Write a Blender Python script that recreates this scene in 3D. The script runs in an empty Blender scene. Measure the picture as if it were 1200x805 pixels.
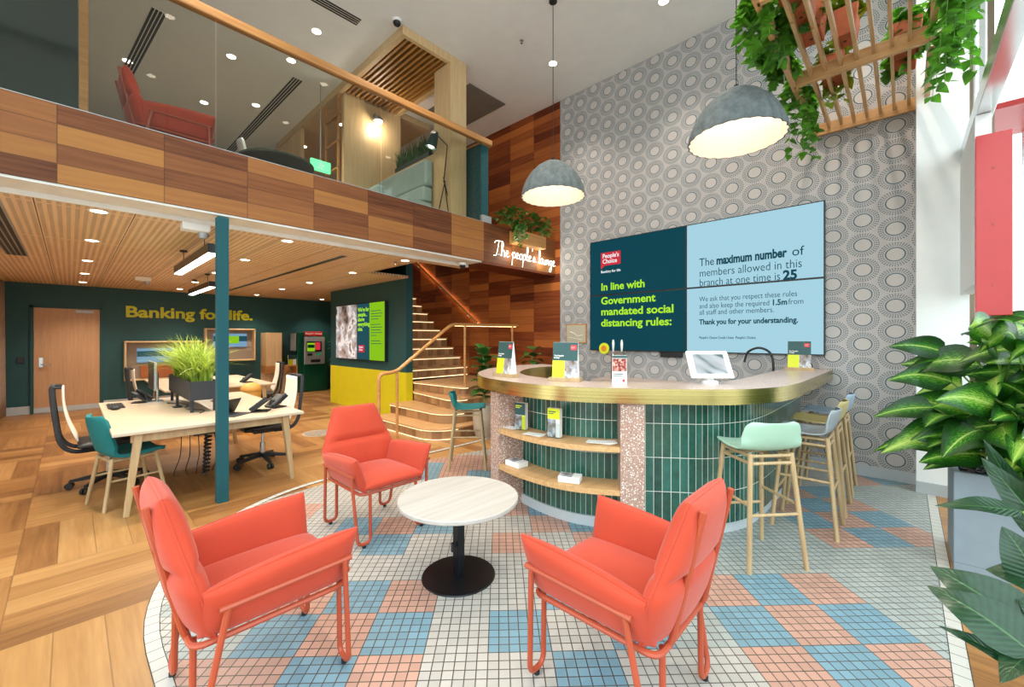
import bpy, bmesh, math, random
from mathutils import Vector, Matrix
random.seed(7)
SC = bpy.context.scene
COL = SC.collection
PI = math.pi

# ------------------------------------------------------------------ camera, world, exposure
CAM_H = 1.52
CAM_ANG = math.radians(43.3)
cam_data = bpy.data.cameras.new('camera')
cam = bpy.data.objects.new('camera', cam_data)
COL.objects.link(cam)
cam_data.sensor_fit = 'HORIZONTAL'
cam_data.sensor_width = 36.0
cam_data.lens = 36.0 * 488.0 / 1200.0
cam_data.shift_y = -6.5 / 1200.0
cam_data.clip_start = 0.05
cam.location = (0, 0, CAM_H)
cam.rotation_euler = (PI / 2, 0, CAM_ANG - PI / 2)
SC.camera = cam

WORLD_STRENGTH = 5.3
SPOT_LOW = 98.0
SPOT_HIGH = 140.0
PENDANT_W = 7.0
LINEAR_W = 40.0
EXPOSURE = 0.14
SC.view_settings.view_transform = 'Standard'
SC.view_settings.look = 'None'
SC.view_settings.gamma = 1.0
SC.view_settings.exposure = EXPOSURE
SC.view_settings.use_curve_mapping = False
try:
    SC.cycles.use_denoising = True
    SC.cycles.max_bounces = 10
    SC.cycles.transparent_max_bounces = 12
    SC.cycles.sample_clamp_indirect = 6.0
    SC.cycles.caustics_reflective = False
    SC.cycles.caustics_refractive = False
except Exception:
    pass

W = bpy.data.worlds.new('overcast_sky')
SC.world = W
W.use_nodes = True
wn = W.node_tree
bg = wn.nodes['Background']
bg.inputs['Strength'].default_value = WORLD_STRENGTH
tc = wn.nodes.new('ShaderNodeTexCoord')
sep = wn.nodes.new('ShaderNodeSeparateXYZ')
wn.links.new(tc.outputs['Generated'], sep.inputs[0])
rmp = wn.nodes.new('ShaderNodeValToRGB')
rmp.color_ramp.elements[0].position = 0.0
rmp.color_ramp.elements[0].color = (0.50, 0.53, 0.55, 1)
rmp.color_ramp.elements[1].position = 0.35
rmp.color_ramp.elements[1].color = (0.80, 0.92, 1.0, 1)
wn.links.new(sep.outputs[2], rmp.inputs[0])
wn.links.new(rmp.outputs[0], bg.inputs['Color'])

WARM = (1.0, 0.87, 0.72)
COOL = (0.80, 0.91, 1.0)


def portal(name, loc, rot, sx, sy):
    l = bpy.data.lights.new(name, 'AREA')
    l.shape = 'RECTANGLE'
    l.size, l.size_y = sx, sy
    l.cycles.is_portal = True
    o = bpy.data.objects.new(name, l)
    COL.objects.link(o)
    o.location = loc
    o.rotation_euler = rot
    return o


# daylight through the two shopfront windows (portals only guide the sky light)
portal('daylight_portal_right', (2.35, -2.15, 2.9), (PI / 2, 0, 0), 7.0, 5.6)
portal('daylight_portal_front', (-1.13, 1.0, 2.9), (PI / 2, 0, -PI / 2), 6.2, 5.6)
portal('daylight_portal_street', (5.85, -1.35, 2.9), (PI / 2, 0, PI / 2), 1.75, 5.6)

# ------------------------------------------------------------------ colour + node helpers


def srgb(h):
    h = h.lstrip('#')
    r = []
    for i in (0, 2, 4):
        c = int(h[i:i + 2], 16) / 255.0
        r.append(c / 12.92 if c <= 0.04045 else ((c + 0.055) / 1.055) ** 2.4)
    return (r[0], r[1], r[2], 1.0)


class E:
    """tiny expression wrapper around shader math nodes"""

    def __init__(self, nt, s):
        self.nt, self.s = nt, s

    def op(self, o, *args):
        n = self.nt.nodes.new('ShaderNodeMath')
        n.operation = o
        for i, a in enumerate((self,) + args):
            if isinstance(a, E):
                self.nt.links.new(a.s, n.inputs[i])
            else:
                n.inputs[i].default_value = a
        return E(self.nt, n.outputs[0])

    def __add__(self, b): return self.op('ADD', b)
    def __radd__(self, b): return self.op('ADD', b)
    def __sub__(self, b): return self.op('SUBTRACT', b)
    def __rsub__(self, b): return (self * -1.0) + b
    def __mul__(self, b): return self.op('MULTIPLY', b)
    def __rmul__(self, b): return self.op('MULTIPLY', b)
    def __truediv__(self, b): return self.op('DIVIDE', b)
    def __lt__(self, b): return self.op('LESS_THAN', b)
    def __gt__(self, b): return self.op('GREATER_THAN', b)
    def fract(self): return self.op('FRACT')
    def floor(self): return self.op('FLOOR')
    def abs(self): return self.op('ABSOLUTE')
    def min(self, b): return self.op('MINIMUM', b)
    def max(self, b): return self.op('MAXIMUM', b)
    def sqrt(self): return self.op('SQRT')
    def atan2(self, b): return self.op('ARCTAN2', b)
    def mod(self, b): return self.op('FLOORED_MODULO', b)


class M:
    """material builder"""

    def __init__(self, name, color=(0.8, 0.8, 0.8, 1), rough=0.5, metal=0.0, spec=None, coat=0.0):
        self.m = bpy.data.materials.new(name)
        self.m.use_nodes = True
        self.nt = self.m.node_tree
        self.b = self.nt.nodes['Principled BSDF']
        if isinstance(color, str):
            color = srgb(color)
        self.b.inputs['Base Color'].default_value = color
        self.b.inputs['Roughness'].default_value = rough
        self.b.inputs['Metallic'].default_value = metal
        if spec is not None:
            self.b.inputs['Specular IOR Level'].default_value = spec
        if coat:
            self.b.inputs['Coat Weight'].default_value = coat
            self.b.inputs['Coat Roughness'].default_value = 0.12

    def coord(self, kind='Object'):
        n = self.nt.nodes.new('ShaderNodeTexCoord')
        return n.outputs[kind]

    def pos(self):
        n = self.nt.nodes.new('ShaderNodeNewGeometry')
        return n.outputs['Position']

    def xyz(self, v):
        n = self.nt.nodes.new('ShaderNodeSeparateXYZ')
        self.nt.links.new(v, n.inputs[0])
        return [E(self.nt, n.outputs[i]) for i in range(3)]

    def comb(self, *a):
        n = self.nt.nodes.new('ShaderNodeCombineXYZ')
        for i, k in enumerate(a):
            if isinstance(k, E):
                self.nt.links.new(k.s, n.inputs[i])
            else:
                n.inputs[i].default_value = k
        return n.outputs[0]

    def noise(self, v, scale, detail=2.0, rough=0.5, out='Fac'):
        n = self.nt.nodes.new('ShaderNodeTexNoise')
        n.inputs['Scale'].default_value = scale
        n.inputs['Detail'].default_value = detail
        n.inputs['Roughness'].default_value = rough
        if v is not None:
            self.nt.links.new(v, n.inputs['Vector'])
        return E(self.nt, n.outputs[out]) if out == 'Fac' else n.outputs[out]

    def white(self, v, out='Value'):
        n = self.nt.nodes.new('ShaderNodeTexWhiteNoise')
        n.noise_dimensions = '3D'
        self.nt.links.new(v, n.inputs['Vector'])
        return E(self.nt, n.outputs[out]) if out == 'Value' else n.outputs[out]

    def voronoi(self, v, scale, feature='F1', out='Distance', rnd=1.0):
        n = self.nt.nodes.new('ShaderNodeTexVoronoi')
        n.feature = feature
        n.inputs['Scale'].default_value = scale
        n.inputs['Randomness'].default_value = rnd
        self.nt.links.new(v, n.inputs['Vector'])
        return E(self.nt, n.outputs[out]) if out == 'Distance' else n.outputs[out]

    def ramp(self, f, stops, interp='LINEAR'):
        n = self.nt.nodes.new('ShaderNodeValToRGB')
        cr = n.color_ramp
        cr.interpolation = interp
        while len(cr.elements) < len(stops):
            cr.elements.new(0.5)
        for e, (p, c) in zip(cr.elements, stops):
            e.position = p
            e.color = srgb(c) if isinstance(c, str) else c
        self.nt.links.new(f.s if isinstance(f, E) else f, n.inputs[0])
        return n.outputs[0]

    def mix(self, f, a, b, mode='MIX'):
        n = self.nt.nodes.new('ShaderNodeMix')
        n.data_type = 'RGBA'
        n.blend_type = mode
        if isinstance(f, E):
            self.nt.links.new(f.s, n.inputs[0])
        else:
            n.inputs[0].default_value = f
        for i, k in ((6, a), (7, b)):
            if isinstance(k, str):
                k = srgb(k)
            if isinstance(k, tuple):
                n.inputs[i].default_value = k
            else:
                self.nt.links.new(k, n.inputs[i])
        return n.outputs[2]

    def color(self, s):
        self.nt.links.new(s, self.b.inputs['Base Color'])
        return self

    def rough(self, e):
        self.nt.links.new(e.s, self.b.inputs['Roughness'])
        return self

    def bump(self, e, strength=0.2, dist=0.01):
        n = self.nt.nodes.new('ShaderNodeBump')
        n.inputs['Strength'].default_value = strength
        n.inputs['Distance'].default_value = dist
        self.nt.links.new(e.s, n.inputs['Height'])
        self.nt.links.new(n.outputs[0], self.b.inputs['Normal'])
        return self

    def translucent(self, w, col=None):
        """let leaves pass some light through from behind"""
        out = [n for n in self.nt.nodes if n.type == 'OUTPUT_MATERIAL'][0]
        tl = self.nt.nodes.new('ShaderNodeBsdfTranslucent')
        bc = self.b.inputs['Base Color']
        if bc.is_linked:
            g = self.nt.nodes.new('ShaderNodeHueSaturation')
            g.inputs['Value'].default_value = 1.5
            self.nt.links.new(bc.links[0].from_socket, g.inputs['Color'])
            self.nt.links.new(g.outputs[0], tl.inputs[0])
        else:
            tl.inputs[0].default_value = bc.default_value
        mx = self.nt.nodes.new('ShaderNodeMixShader')
        mx.inputs[0].default_value = w
        self.nt.links.new(self.b.outputs[0], mx.inputs[1])
        self.nt.links.new(tl.outputs[0], mx.inputs[2])
        self.nt.links.new(mx.outputs[0], out.inputs[0])
        return self

    def emit(self, col, strength):
        if isinstance(col, str):
            col = srgb(col)
        if isinstance(col, tuple):
            if len(col) == 3:
                col = col + (1.0,)
            self.b.inputs['Emission Color'].default_value = col
        else:
            self.nt.links.new(col, self.b.inputs['Emission Color'])
        self.b.inputs['Emission Strength'].default_value = strength
        return self


def plain(name, color, rough=0.5, metal=0.0, vary=0.06, scale=6.0, coat=0.0, bump=0.0, trans=0.0):
    """single colour material with a faint procedural tone variation"""
    m = M(name, color, rough, metal, coat=coat)
    c = srgb(color) if isinstance(color, str) else color
    v = m.coord('Object')
    n = m.noise(v, scale, 3.0)
    lo = tuple(max(0.0, k * (1 - vary)) for k in c[:3]) + (1,)
    hi = tuple(min(1.0, k * (1 + vary)) for k in c[:3]) + (1,)
    m.color(m.ramp(n, [(0.3, lo), (0.7, hi)]))
    if bump:
        m.bump(m.noise(v, scale * 30, 2.0), bump, 0.002)
    if trans:
        m.translucent(trans)
    return m.m


def wood(name, dark, light, axis=0, scale=1.0, rough=0.45, coat=0.0):
    m = M(name, dark, rough, coat=coat)
    x, y, z = m.xyz(m.coord('Object'))
    c = [x, y, z]
    k = [14.0 * scale] * 3
    k[axis] = 0.9 * scale
    v = m.comb(c[0] * k[0], c[1] * k[1], c[2] * k[2])
    n = m.noise(v, 2.2, 6.0, 0.6)
    m.color(m.ramp(n, [(0.28, dark), (0.72, light)]))
    m.bump(n, 0.05, 0.003)
    return m.m


# ------------------------------------------------------------------ mesh helpers

def frame_from(d):
    d = d.normalized()
    up = Vector((0, 0, 1)) if abs(d.z) < 0.95 else Vector((1, 0, 0))
    a = d.cross(up).normalized()
    b = d.cross(a).normalized()
    return a, b


def smooth_path(pts, n=6, closed=False):
    P = [Vector(p) for p in pts]
    L = len(P)
    out = []
    rng = range(L) if closed else range(L - 1)
    for i in rng:
        if closed:
            p0, p1, p2, p3 = P[(i - 1) % L], P[i], P[(i + 1) % L], P[(i + 2) % L]
        else:
            p1, p2 = P[i], P[i + 1]
            p0 = P[i - 1] if i > 0 else p1 * 2 - p2
            p3 = P[i + 2] if i + 2 < L else p2 * 2 - p1
        for k in range(n):
            t = k / n
            out.append(0.5 * ((2 * p1) + (p2 - p0) * t + (2 * p0 - 5 * p1 + 4 * p2 - p3) * t * t
                              + (3 * p1 - p0 - 3 * p2 + p3) * t ** 3))
    if not closed:
        out.append(P[-1])
    return out


def fillet(pts, r, n=4, closed=False):
    """round the corners of a polyline"""
    P = [Vector(p) for p in pts]
    L = len(P)
    out = []
    for i in range(L):
        if not closed and i in (0, L - 1):
            out.append(P[i])
            continue
        a, b, c = P[(i - 1) % L], P[i], P[(i + 1) % L]
        rr = min(r, (a - b).length * 0.48, (c - b).length * 0.48)
        s = b + (a - b).normalized() * rr
        e = b + (c - b).normalized() * rr
        for k in range(n + 1):
            t = k / n
            out.append(s * (1 - t) ** 2 + b * 2 * t * (1 - t) + e * t * t)
    return out


class MB:
    def __init__(self):
        self.v, self.f, self.mi, self.uv = [], [], [], {}

    def add(self, vs, fs, mi=0, uvs=None):
        o = len(self.v)
        self.v += [tuple(p) for p in vs]
        for k, f in enumerate(fs):
            if uvs:
                self.uv[len(self.f)] = [uvs[i] for i in f]
            self.f.append([i + o for i in f])
            self.mi.append(mi)
        return self

    def b2(self, x0, x1, y0, y1, z0, z1, mi=0):
        vs = [(x0, y0, z0), (x1, y0, z0), (x1, y1, z0), (x0, y1, z0),
              (x0, y0, z1), (x1, y0, z1), (x1, y1, z1), (x0, y1, z1)]
        return self.add(vs, [(3, 2, 1, 0), (4, 5, 6, 7), (0, 1, 5, 4), (1, 2, 6, 5), (2, 3, 7, 6), (3, 0, 4, 7)], mi)

    def box(self, c, s, rot=None, mi=0):
        R = rot if rot is not None else Matrix.Identity(3)
        vs = []
        for dz in (-.5, .5):
            for dx, dy in ((-.5, -.5), (.5, -.5), (.5, .5), (-.5, .5)):
                vs.append(Vector(c) + R @ Vector((dx * s[0], dy * s[1], dz * s[2])))
        return self.add(vs, [(3, 2, 1, 0), (4, 5, 6, 7), (0, 1, 5, 4), (1, 2, 6, 5), (2, 3, 7, 6), (3, 0, 4, 7)], mi)

    def beam(self, p0, p1, w0, w1=None, h0=None, h1=None, mi=0):
        """square-ish tapering bar from p0 to p1"""
        p0, p1 = Vector(p0), Vector(p1)
        w1 = w0 if w1 is None else w1
        h0 = w0 if h0 is None else h0
        h1 = w1 if h1 is None else h1
        a, b = frame_from(p1 - p0)
        vs = []
        for p, w, h in ((p0, w0, h0), (p1, w1, h1)):
            for i, j in ((-.5, -.5), (.5, -.5), (.5, .5), (-.5, .5)):
                vs.append(p + a * w * i + b * h * j)
        return self.add(vs, [(3, 2, 1, 0), (4, 5, 6, 7), (0, 1, 5, 4), (1, 2, 6, 5), (2, 3, 7, 6), (3, 0, 4, 7)], mi)

    def cyl(self, p0, p1, r0, r1=None, n=16, mi=0):
        p0, p1 = Vector(p0), Vector(p1)
        r1 = r0 if r1 is None else r1
        a, b = frame_from(p1 - p0)
        vs = []
        for p, r in ((p0, r0), (p1, r1)):
            for i in range(n):
                t = 2 * PI * i / n
                vs.append(p + a * math.cos(t) * r + b * math.sin(t) * r)
        fs = [(i, (i + 1) % n, n + (i + 1) % n, n + i) for i in range(n)]
        fs += [tuple(range(n))[::-1], tuple(range(n, 2 * n))]
        return self.add(vs, fs, mi)

    def tube(self, pts, r, n=8, closed=False, mi=0):
        P = [Vector(p) for p in pts]
        L = len(P)
        rs = r if isinstance(r, (list, tuple)) else [r] * L
        vs, fs = [], []
        pa = None
        for i in range(L):
            if closed:
                d = P[(i + 1) % L] - P[(i - 1) % L]
            else:
                d = P[min(i + 1, L - 1)] - P[max(i - 1, 0)]
            if d.length < 1e-9:
                d = Vector((0, 0, 1))
            d.normalize()
            if pa is None:
                a, b = frame_from(d)
            else:
                a = pa - d * pa.dot(d)
                if a.length < 1e-6:
                    a, b = frame_from(d)
                a.normalize()
                b = d.cross(a)
            pa = a
            for k in range(n):
                t = 2 * PI * k / n
                vs.append(P[i] + (a * math.cos(t) + b * math.sin(t)) * rs[i])
        m = L if closed else L - 1
        for i in range(m):
            j = (i + 1) % L
            for k in range(n):
                k2 = (k + 1) % n
                fs.append((i * n + k, i * n + k2, j * n + k2, j * n + k))
        if not closed:
            fs.append(tuple(range(n))[::-1])
            fs.append(tuple(range((L - 1) * n, L * n)))
        return self.add(vs, fs, mi)

    def lathe(self, prof, c=(0, 0, 0), n=32, mi=0, rfun=None, caps=True):
        c = Vector(c)
        vs, fs = [], []
        L = len(prof)
        for (r, z) in prof:
            for k in range(n):
                t = 2 * PI * k / n
                rr = r * (rfun(k, z) if rfun else 1.0)
                vs.append(c + Vector((math.cos(t) * rr, math.sin(t) * rr, z)))
        for i in range(L - 1):
            for k in range(n):
                k2 = (k + 1) % n
                fs.append((i * n + k, i * n + k2, (i + 1) * n + k2, (i + 1) * n + k))
        if caps and prof[0][0] > 1e-5:
            fs.append(tuple(range(n))[::-1])
        if caps and prof[-1][0] > 1e-5:
            fs.append(tuple(range((L - 1) * n, L * n)))
        return self.add(vs, fs, mi)

    def prism(self, poly, z0, z1, mi=0):
        n = len(poly)
        vs = [(p[0], p[1], z0) for p in poly] + [(p[0], p[1], z1) for p in poly]
        fs = [tuple(range(n))[::-1], tuple(range(n, 2 * n))]
        fs += [(i, (i + 1) % n, n + (i + 1) % n, n + i) for i in range(n)]
        return self.add(vs, fs, mi)

    def sphere(self, c, r, n=16, m=10, mi=0):
        r = r if isinstance(r, (tuple, list)) else (r, r, r)
        c = Vector(c)
        vs = [c + Vector((0, 0, -r[2]))]
        for i in range(1, m):
            ph = -PI / 2 + PI * i / m
            for k in range(n):
                t = 2 * PI * k / n
                vs.append(c + Vector((r[0] * math.cos(ph) * math.cos(t), r[1] * math.cos(ph) * math.sin(t), r[2] * math.sin(ph))))
        vs.append(c + Vector((0, 0, r[2])))
        fs = [(0, 1 + (k + 1) % n, 1 + k) for k in range(n)]
        for i in range(m - 2):
            for k in range(n):
                a, b = 1 + i * n + k, 1 + i * n + (k + 1) % n
                fs.append((a, b, b + n, a + n))
        last = len(vs) - 1
        o = 1 + (m - 2) * n
        fs += [(o + k, o + (k + 1) % n, last) for k in range(n)]
        return self.add(vs, fs, mi)

    def grid(self, fn, nu, nv, mi=0, uv=False, flip=False):
        vs, fs, uvs = [], [], []
        for j in range(nv + 1):
            for i in range(nu + 1):
                u, v = i / nu, j / nv
                vs.append(fn(u, v))
                uvs.append((u, v))
        for j in range(nv):
            for i in range(nu):
                a = j * (nu + 1) + i
                q = (a, a + 1, a + nu + 2, a + nu + 1)
                fs.append(q[::-1] if flip else q)
        return self.add(vs, fs, mi, uvs if uv else None)

    def pad(self, fn, th, nu=14, nv=14, puff=4.0, edge=0.12):
        """closed cushion: fn(u,v) mid surface, th(u,v) half thickness; thin seams at the rim"""
        eps = 1e-3
        top, bot = [], []
        for j in range(nv + 1):
            for i in range(nu + 1):
                u = 0.5 - 0.5 * math.cos(PI * i / nu)
                v = 0.5 - 0.5 * math.cos(PI * j / nv)
                p = Vector(fn(u, v))
                uu, vv = min(max(u, eps), 1 - eps), min(max(v, eps), 1 - eps)
                du = Vector(fn(uu + eps, vv)) - Vector(fn(uu - eps, vv))
                dv = Vector(fn(uu, vv + eps)) - Vector(fn(uu, vv - eps))
                nrm = du.cross(dv)
                if nrm.length > 1e-12:
                    nrm.normalize()
                pu = (1 - abs(2 * u - 1) ** puff) * (1 - abs(2 * v - 1) ** puff)
                t = (th(u, v) if callable(th) else th) * (edge + (1 - edge) * math.sqrt(max(0.0, pu)))
                top.append(p + nrm * t)
                bot.append(p - nrm * t)
        vs = top + bot
        o = len(top)
        fs = []
        w = nu + 1
        for j in range(nv):
            for i in range(nu):
                a = j * w + i
                fs.append((a, a + 1, a + w + 1, a + w))
                fs.append((o + a, o + a + w, o + a + w + 1, o + a + 1))
        rim = [i for i in range(w)] + [j * w + nu for j in range(1, nv + 1)] + \
              [nv * w + i for i in range(nu - 1, -1, -1)] + [j * w for j in range(nv - 1, 0, -1)]
        R = len(rim)
        for k in range(R):
            a, b = rim[k], rim[(k + 1) % R]
            fs.append((a, o + a, o + b, b))
        return self.add(vs, fs)

    def build(self, name, mats, parent=None, smooth=False, bevel=0.0, segs=2, angle=35.0, kind=None, label=None):
        me = bpy.data.meshes.new(name)
        me.from_pydata(self.v, [], self.f)
        mats = mats if isinstance(mats, (list, tuple)) else [mats]
        for m in mats:
            me.materials.append(m)
        if any(self.mi):
            me.polygons.foreach_set('material_index', self.mi)
        if self.uv:
            lay = me.uv_layers.new(name='UVMap')
            for pi_, us in self.uv.items():
                p = me.polygons[pi_]
                for k, li in enumerate(p.loop_indices):
                    lay.data[li].uv = us[k]
        bm = bmesh.new()
        bm.from_mesh(me)
        bmesh.ops.recalc_face_normals(bm, faces=bm.faces)
        bm.to_mesh(me)
        bm.free()
        if smooth:
            me.polygons.foreach_set('use_smooth', [True] * len(me.polygons))
            me.set_sharp_from_angle(angle=math.radians(angle))
        me.update()
        o = bpy.data.objects.new(name, me)
        COL.objects.link(o)
        if parent is not None:
            o.parent = parent
        if bevel > 0:
            md = o.modifiers.new('bevel', 'BEVEL')
            md.width = bevel
            md.segments = segs
            md.limit_method = 'ANGLE'
            md.angle_limit = math.radians(40)
            md.harden_normals = False
        if kind:
            o['kind'] = kind
        if label:
            o['label'] = label
        return o


def tag(o, label, cat, group=None, kind=None):
    o['label'] = label
    o['category'] = cat
    if group:
        o['group'] = group
    if kind:
        o['kind'] = kind
    return o


def thing(name, label, cat, loc=(0, 0, 0), rz=0.0, group=None):
    o = bpy.data.objects.new(name, None)
    COL.objects.link(o)
    o.empty_display_size = 0.1
    o.location = loc
    o.rotation_euler = (0, 0, rz)
    return tag(o, label, cat, group)


def copy_tree(o, parent=None):
    c = o.copy()
    COL.objects.link(c)
    if parent is not None:
        c.parent = parent
    for ch in list(o.children):
        copy_tree(ch, c)
    return c


def dup(o, loc, rz=None, label=None, group=None):
    c = copy_tree(o)
    c.location = loc
    if rz is not None:
        c.rotation_euler = (0, 0, rz)
    if label:
        c['label'] = label
    if group:
        c['group'] = group
    return c


def struct(name, mb, mats, **k):
    return mb.build(name, mats, kind='structure', **k)


MX_WALL = Matrix(((0, 0, -1), (-1, 0, 0), (0, 1, 0)))   # text on a wall facing -X
MY_WALL = Matrix(((1, 0, 0), (0, 0, -1), (0, 1, 0)))    # text on a wall facing -Y


def text(name, s, size, m, loc, R, parent=None, align='LEFT', ext=0.001, bold=0.0, width=None, space=1.0, label=None, line=1.0):
    cu = bpy.data.curves.new(name, 'FONT')
    cu.body = s
    cu.size = size
    cu.align_x = align
    cu.extrude = ext
    cu.offset = bold
    cu.space_character = space
    cu.space_line = line
    cu.resolution_u = 3
    tmp = bpy.data.objects.new(name, cu)
    COL.objects.link(tmp)
    dg = bpy.context.evaluated_depsgraph_get()
    me = bpy.data.meshes.new_from_object(tmp.evaluated_get(dg))
    COL.objects.unlink(tmp)
    bpy.data.objects.remove(tmp)
    bpy.data.curves.remove(cu)
    me.name = name
    if width and len(me.vertices):
        xs = [v.co.x for v in me.vertices]
        w = max(xs) - min(xs)
        k = width / w
        for v in me.vertices:
            v.co.x = v.co.x * k
    me.materials.clear()
    me.materials.append(m)
    o = bpy.data.objects.new(name, me)
    COL.objects.link(o)
    o.matrix_basis = Matrix.Translation(Vector(loc)) @ R.to_4x4()
    if parent is not None:
        o.parent = parent
    if label:
        o['label'] = label
    return o
# ------------------------------------------------------------------ materials
MAT = {}
MAT['white'] = plain('white_paint', '#e9e6e0', 0.6)
MAT['ceil'] = plain('ceiling_paint', '#eef0f1', 0.8, vary=0.02)
MAT['colwhite'] = plain('column_paint', '#eef0f0', 0.6, vary=0.02)
MAT['teal'] = plain('teal_paint', '#15484b', 0.55, vary=0.05)
MAT['tealmetal'] = plain('teal_metal', '#054a52', 0.8, vary=0.03)
MAT['tealdark'] = plain('dark_teal_paint', '#1b3b3d', 0.6)
MAT['yellow'] = plain('yellow_paint', '#d3c815', 0.55, vary=0.03)
MAT['skirt'] = plain('grey_skirting', '#b6bcc0', 0.45, vary=0.03)
MAT['oak'] = wood('oak', '#b98a58', '#d8ae7b', 0)
MAT['oaky'] = wood('oak_lengthwise', '#b98a58', '#d8ae7b', 1)
MAT['oakz'] = wood('oak_upright', '#b48a5c', '#d2aa7a', 2)
MAT['ash'] = wood('pale_ash', '#a3865f', '#bfa37b', 2, rough=0.5)
MAT['ashx'] = wood('pale_ash_top', '#b9a78e', '#cbbba4', 0, rough=0.4)
MAT['rail'] = wood('rail_timber', '#a8703c', '#cf9657', 0)
MAT['door'] = wood('door_veneer', '#b98b62', '#c99d74', 2)
MAT['maple'] = wood('maple_panel', '#c9a77a', '#dcbf93', 2)
MAT['black'] = plain('black_plastic', '#17181a', 0.45)
MAT['blackmetal'] = plain('black_metal', '#15161a', 0.3, 0.4)
MAT['charcoal'] = plain('charcoal_mesh', '#2b2d33', 0.7)
MAT['steel'] = plain('steel', '#b9bcbf', 0.25, 0.9)
MAT['silver'] = plain('silver_plastic', '#a7a9ab', 0.4, 0.3)
MAT['whiteplastic'] = plain('white_plastic', '#efefee', 0.35, vary=0.02)
MAT['paper'] = plain('paper', '#ece9e4', 0.7, vary=0.03)
MAT['red'] = plain('red_panel', '#bf3030', 0.25, vary=0.02)
MAT['logored'] = plain('logo_red', '#d8303a', 0.5, vary=0.02)
MAT['lime'] = plain('lime_print', '#d6dd1c', 0.5, vary=0.02)
MAT['green_print'] = plain('dark_green_print', '#1f4a4a', 0.5, vary=0.02)
MAT['terracotta'] = plain('terracotta', '#b9633f', 0.75, vary=0.15, scale=14)
MAT['soil'] = plain('soil', '#2a2018', 0.95, vary=0.5, scale=60, bump=0.6)
MAT['concrete'] = plain('grey_planter', '#85929d', 0.6, vary=0.05)
MAT['stone'] = plain('pot_stone', '#a99b8b', 0.7, vary=0.12)
MAT['corallegs'] = plain('coral_metal', '#a8472c', 0.42, 0.0, vary=0.03)
MAT['tealfab'] = plain('teal_fabric', '#0c6d70', 0.85, bump=0.25)
MAT['mint'] = plain('mint_shell', '#9fbfa9', 0.5, vary=0.02)
MAT['greyshell'] = plain('grey_shell', '#8d9499', 0.5, vary=0.02)
MAT['yellowshell'] = plain('butter_shell', '#b5a46a', 0.5, vary=0.02)
MAT['blueshell'] = plain('pale_blue_shell', '#8fa3b5', 0.5, vary=0.02)
MAT['whitemesh'] = plain('white_mesh', '#ddd3c4', 0.7)
MAT['darkgreen'] = plain('green_enamel', '#0c4a34', 0.3, vary=0.04)
MAT['brown_tone'] = plain('photo_brown', '#8a5a44', 0.6, vary=0.5, scale=30)
MAT['sofa'] = plain('pale_blue_vinyl', '#9fb4b4', 0.5, vary=0.04)
MAT['carpet'] = plain('grey_carpet', '#8d8378', 0.95)
MAT['darkseat'] = plain('dark_olive_fabric', '#3b3a2c', 0.8)
MAT['linen'] = plain('curtain_linen', '#9b8675', 0.9, vary=0.1)
MAT['bronze'] = plain('bronze_mullion', '#7d6f5c', 0.3, 0.6)
MAT['alu'] = plain('window_alu', '#d9dcdd', 0.2, 0.8)
MAT['grass'] = plain('grass_leaf', '#8aa03a', 0.5, vary=0.5, scale=9, trans=0.3)
MAT['grassdark'] = plain('sedge_leaf', '#34591f', 0.6, vary=0.4, scale=6)
MAT['vine'] = plain('vine_leaf', '#4f8a20', 0.45, vary=0.5, scale=9, trans=0.45)
MAT['vinedark'] = plain('ledge_leaf', '#3d7a24', 0.5, vary=0.5, scale=14)
MAT['figleaf'] = plain('fig_leaf', '#2c5f22', 0.4, vary=0.35, scale=8)
MAT['stem'] = plain('plant_stem', '#6b8f3a', 0.55)


def fabric(name, col):
    m = M(name, col, 0.75)
    v = m.coord('Object')
    x, y, z = m.xyz(v)
    n = m.noise(v, 5.0, 3.0)
    c = srgb(col)
    m.color(m.ramp(n, [(0.3, tuple(k * 0.94 for k in c[:3]) + (1,)), (0.7, tuple(min(1, k * 1.05) for k in c[:3]) + (1,))]))
    m.bump(m.noise(v, 420.0, 1.0) + m.noise(v, 14.0, 2.0) * 2.5, 0.25, 0.003)
    m.b.inputs['Sheen Weight'].default_value = 0.15
    return m.m


MAT['coral'] = fabric('coral_fabric', '#b63819')


def glow(name, col, s):
    m = M(name, (0.004, 0.004, 0.004, 1), 0.9, spec=0.0)
    m.emit(col, s)
    return m.m


MAT['lampglow'] = glow('lamp_glow', (1.0, 0.86, 0.66), 14.0)
MAT['ledglow'] = glow('led_glow', (1.0, 0.74, 0.44), 2.6)
MAT['ledbright'] = glow('led_bright', (1.0, 0.62, 0.28), 14.0)
MAT['tubeglow'] = glow('tube_glow', (1.0, 0.93, 0.82), 9.0)
MAT['neon'] = glow('neon_glow', (0.98, 1.0, 0.86), 4.5)
MAT['exit'] = glow('exit_glow', (0.15, 0.85, 0.35), 2.0)
MAT['scr_teal'] = glow('screen_teal', '#0a4653', 0.85)
MAT['scr_blue'] = glow('screen_pale_blue', '#a9d6e6', 0.88)
MAT['scr_lime'] = glow('screen_lime', '#8ec81c', 0.85)
MAT['scr_limetext'] = glow('screen_lime_text', '#a8e62a', 1.0)
MAT['scr_navy'] = glow('screen_navy_text', '#174c5a', 0.8)
MAT['scr_red'] = glow('screen_red', '#d63342', 0.85)
MAT['scr_white'] = glow('screen_white', '#e9f4f6', 0.95)
MAT['scr_slate'] = glow('screen_slate', '#24535f', 0.8)
MAT['scr_mid'] = glow('screen_mid_blue', '#7fa9c9', 0.8)
MAT['text_yellow'] = plain('sign_yellow', '#cdd21c', 0.5, vary=0.02)


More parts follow.
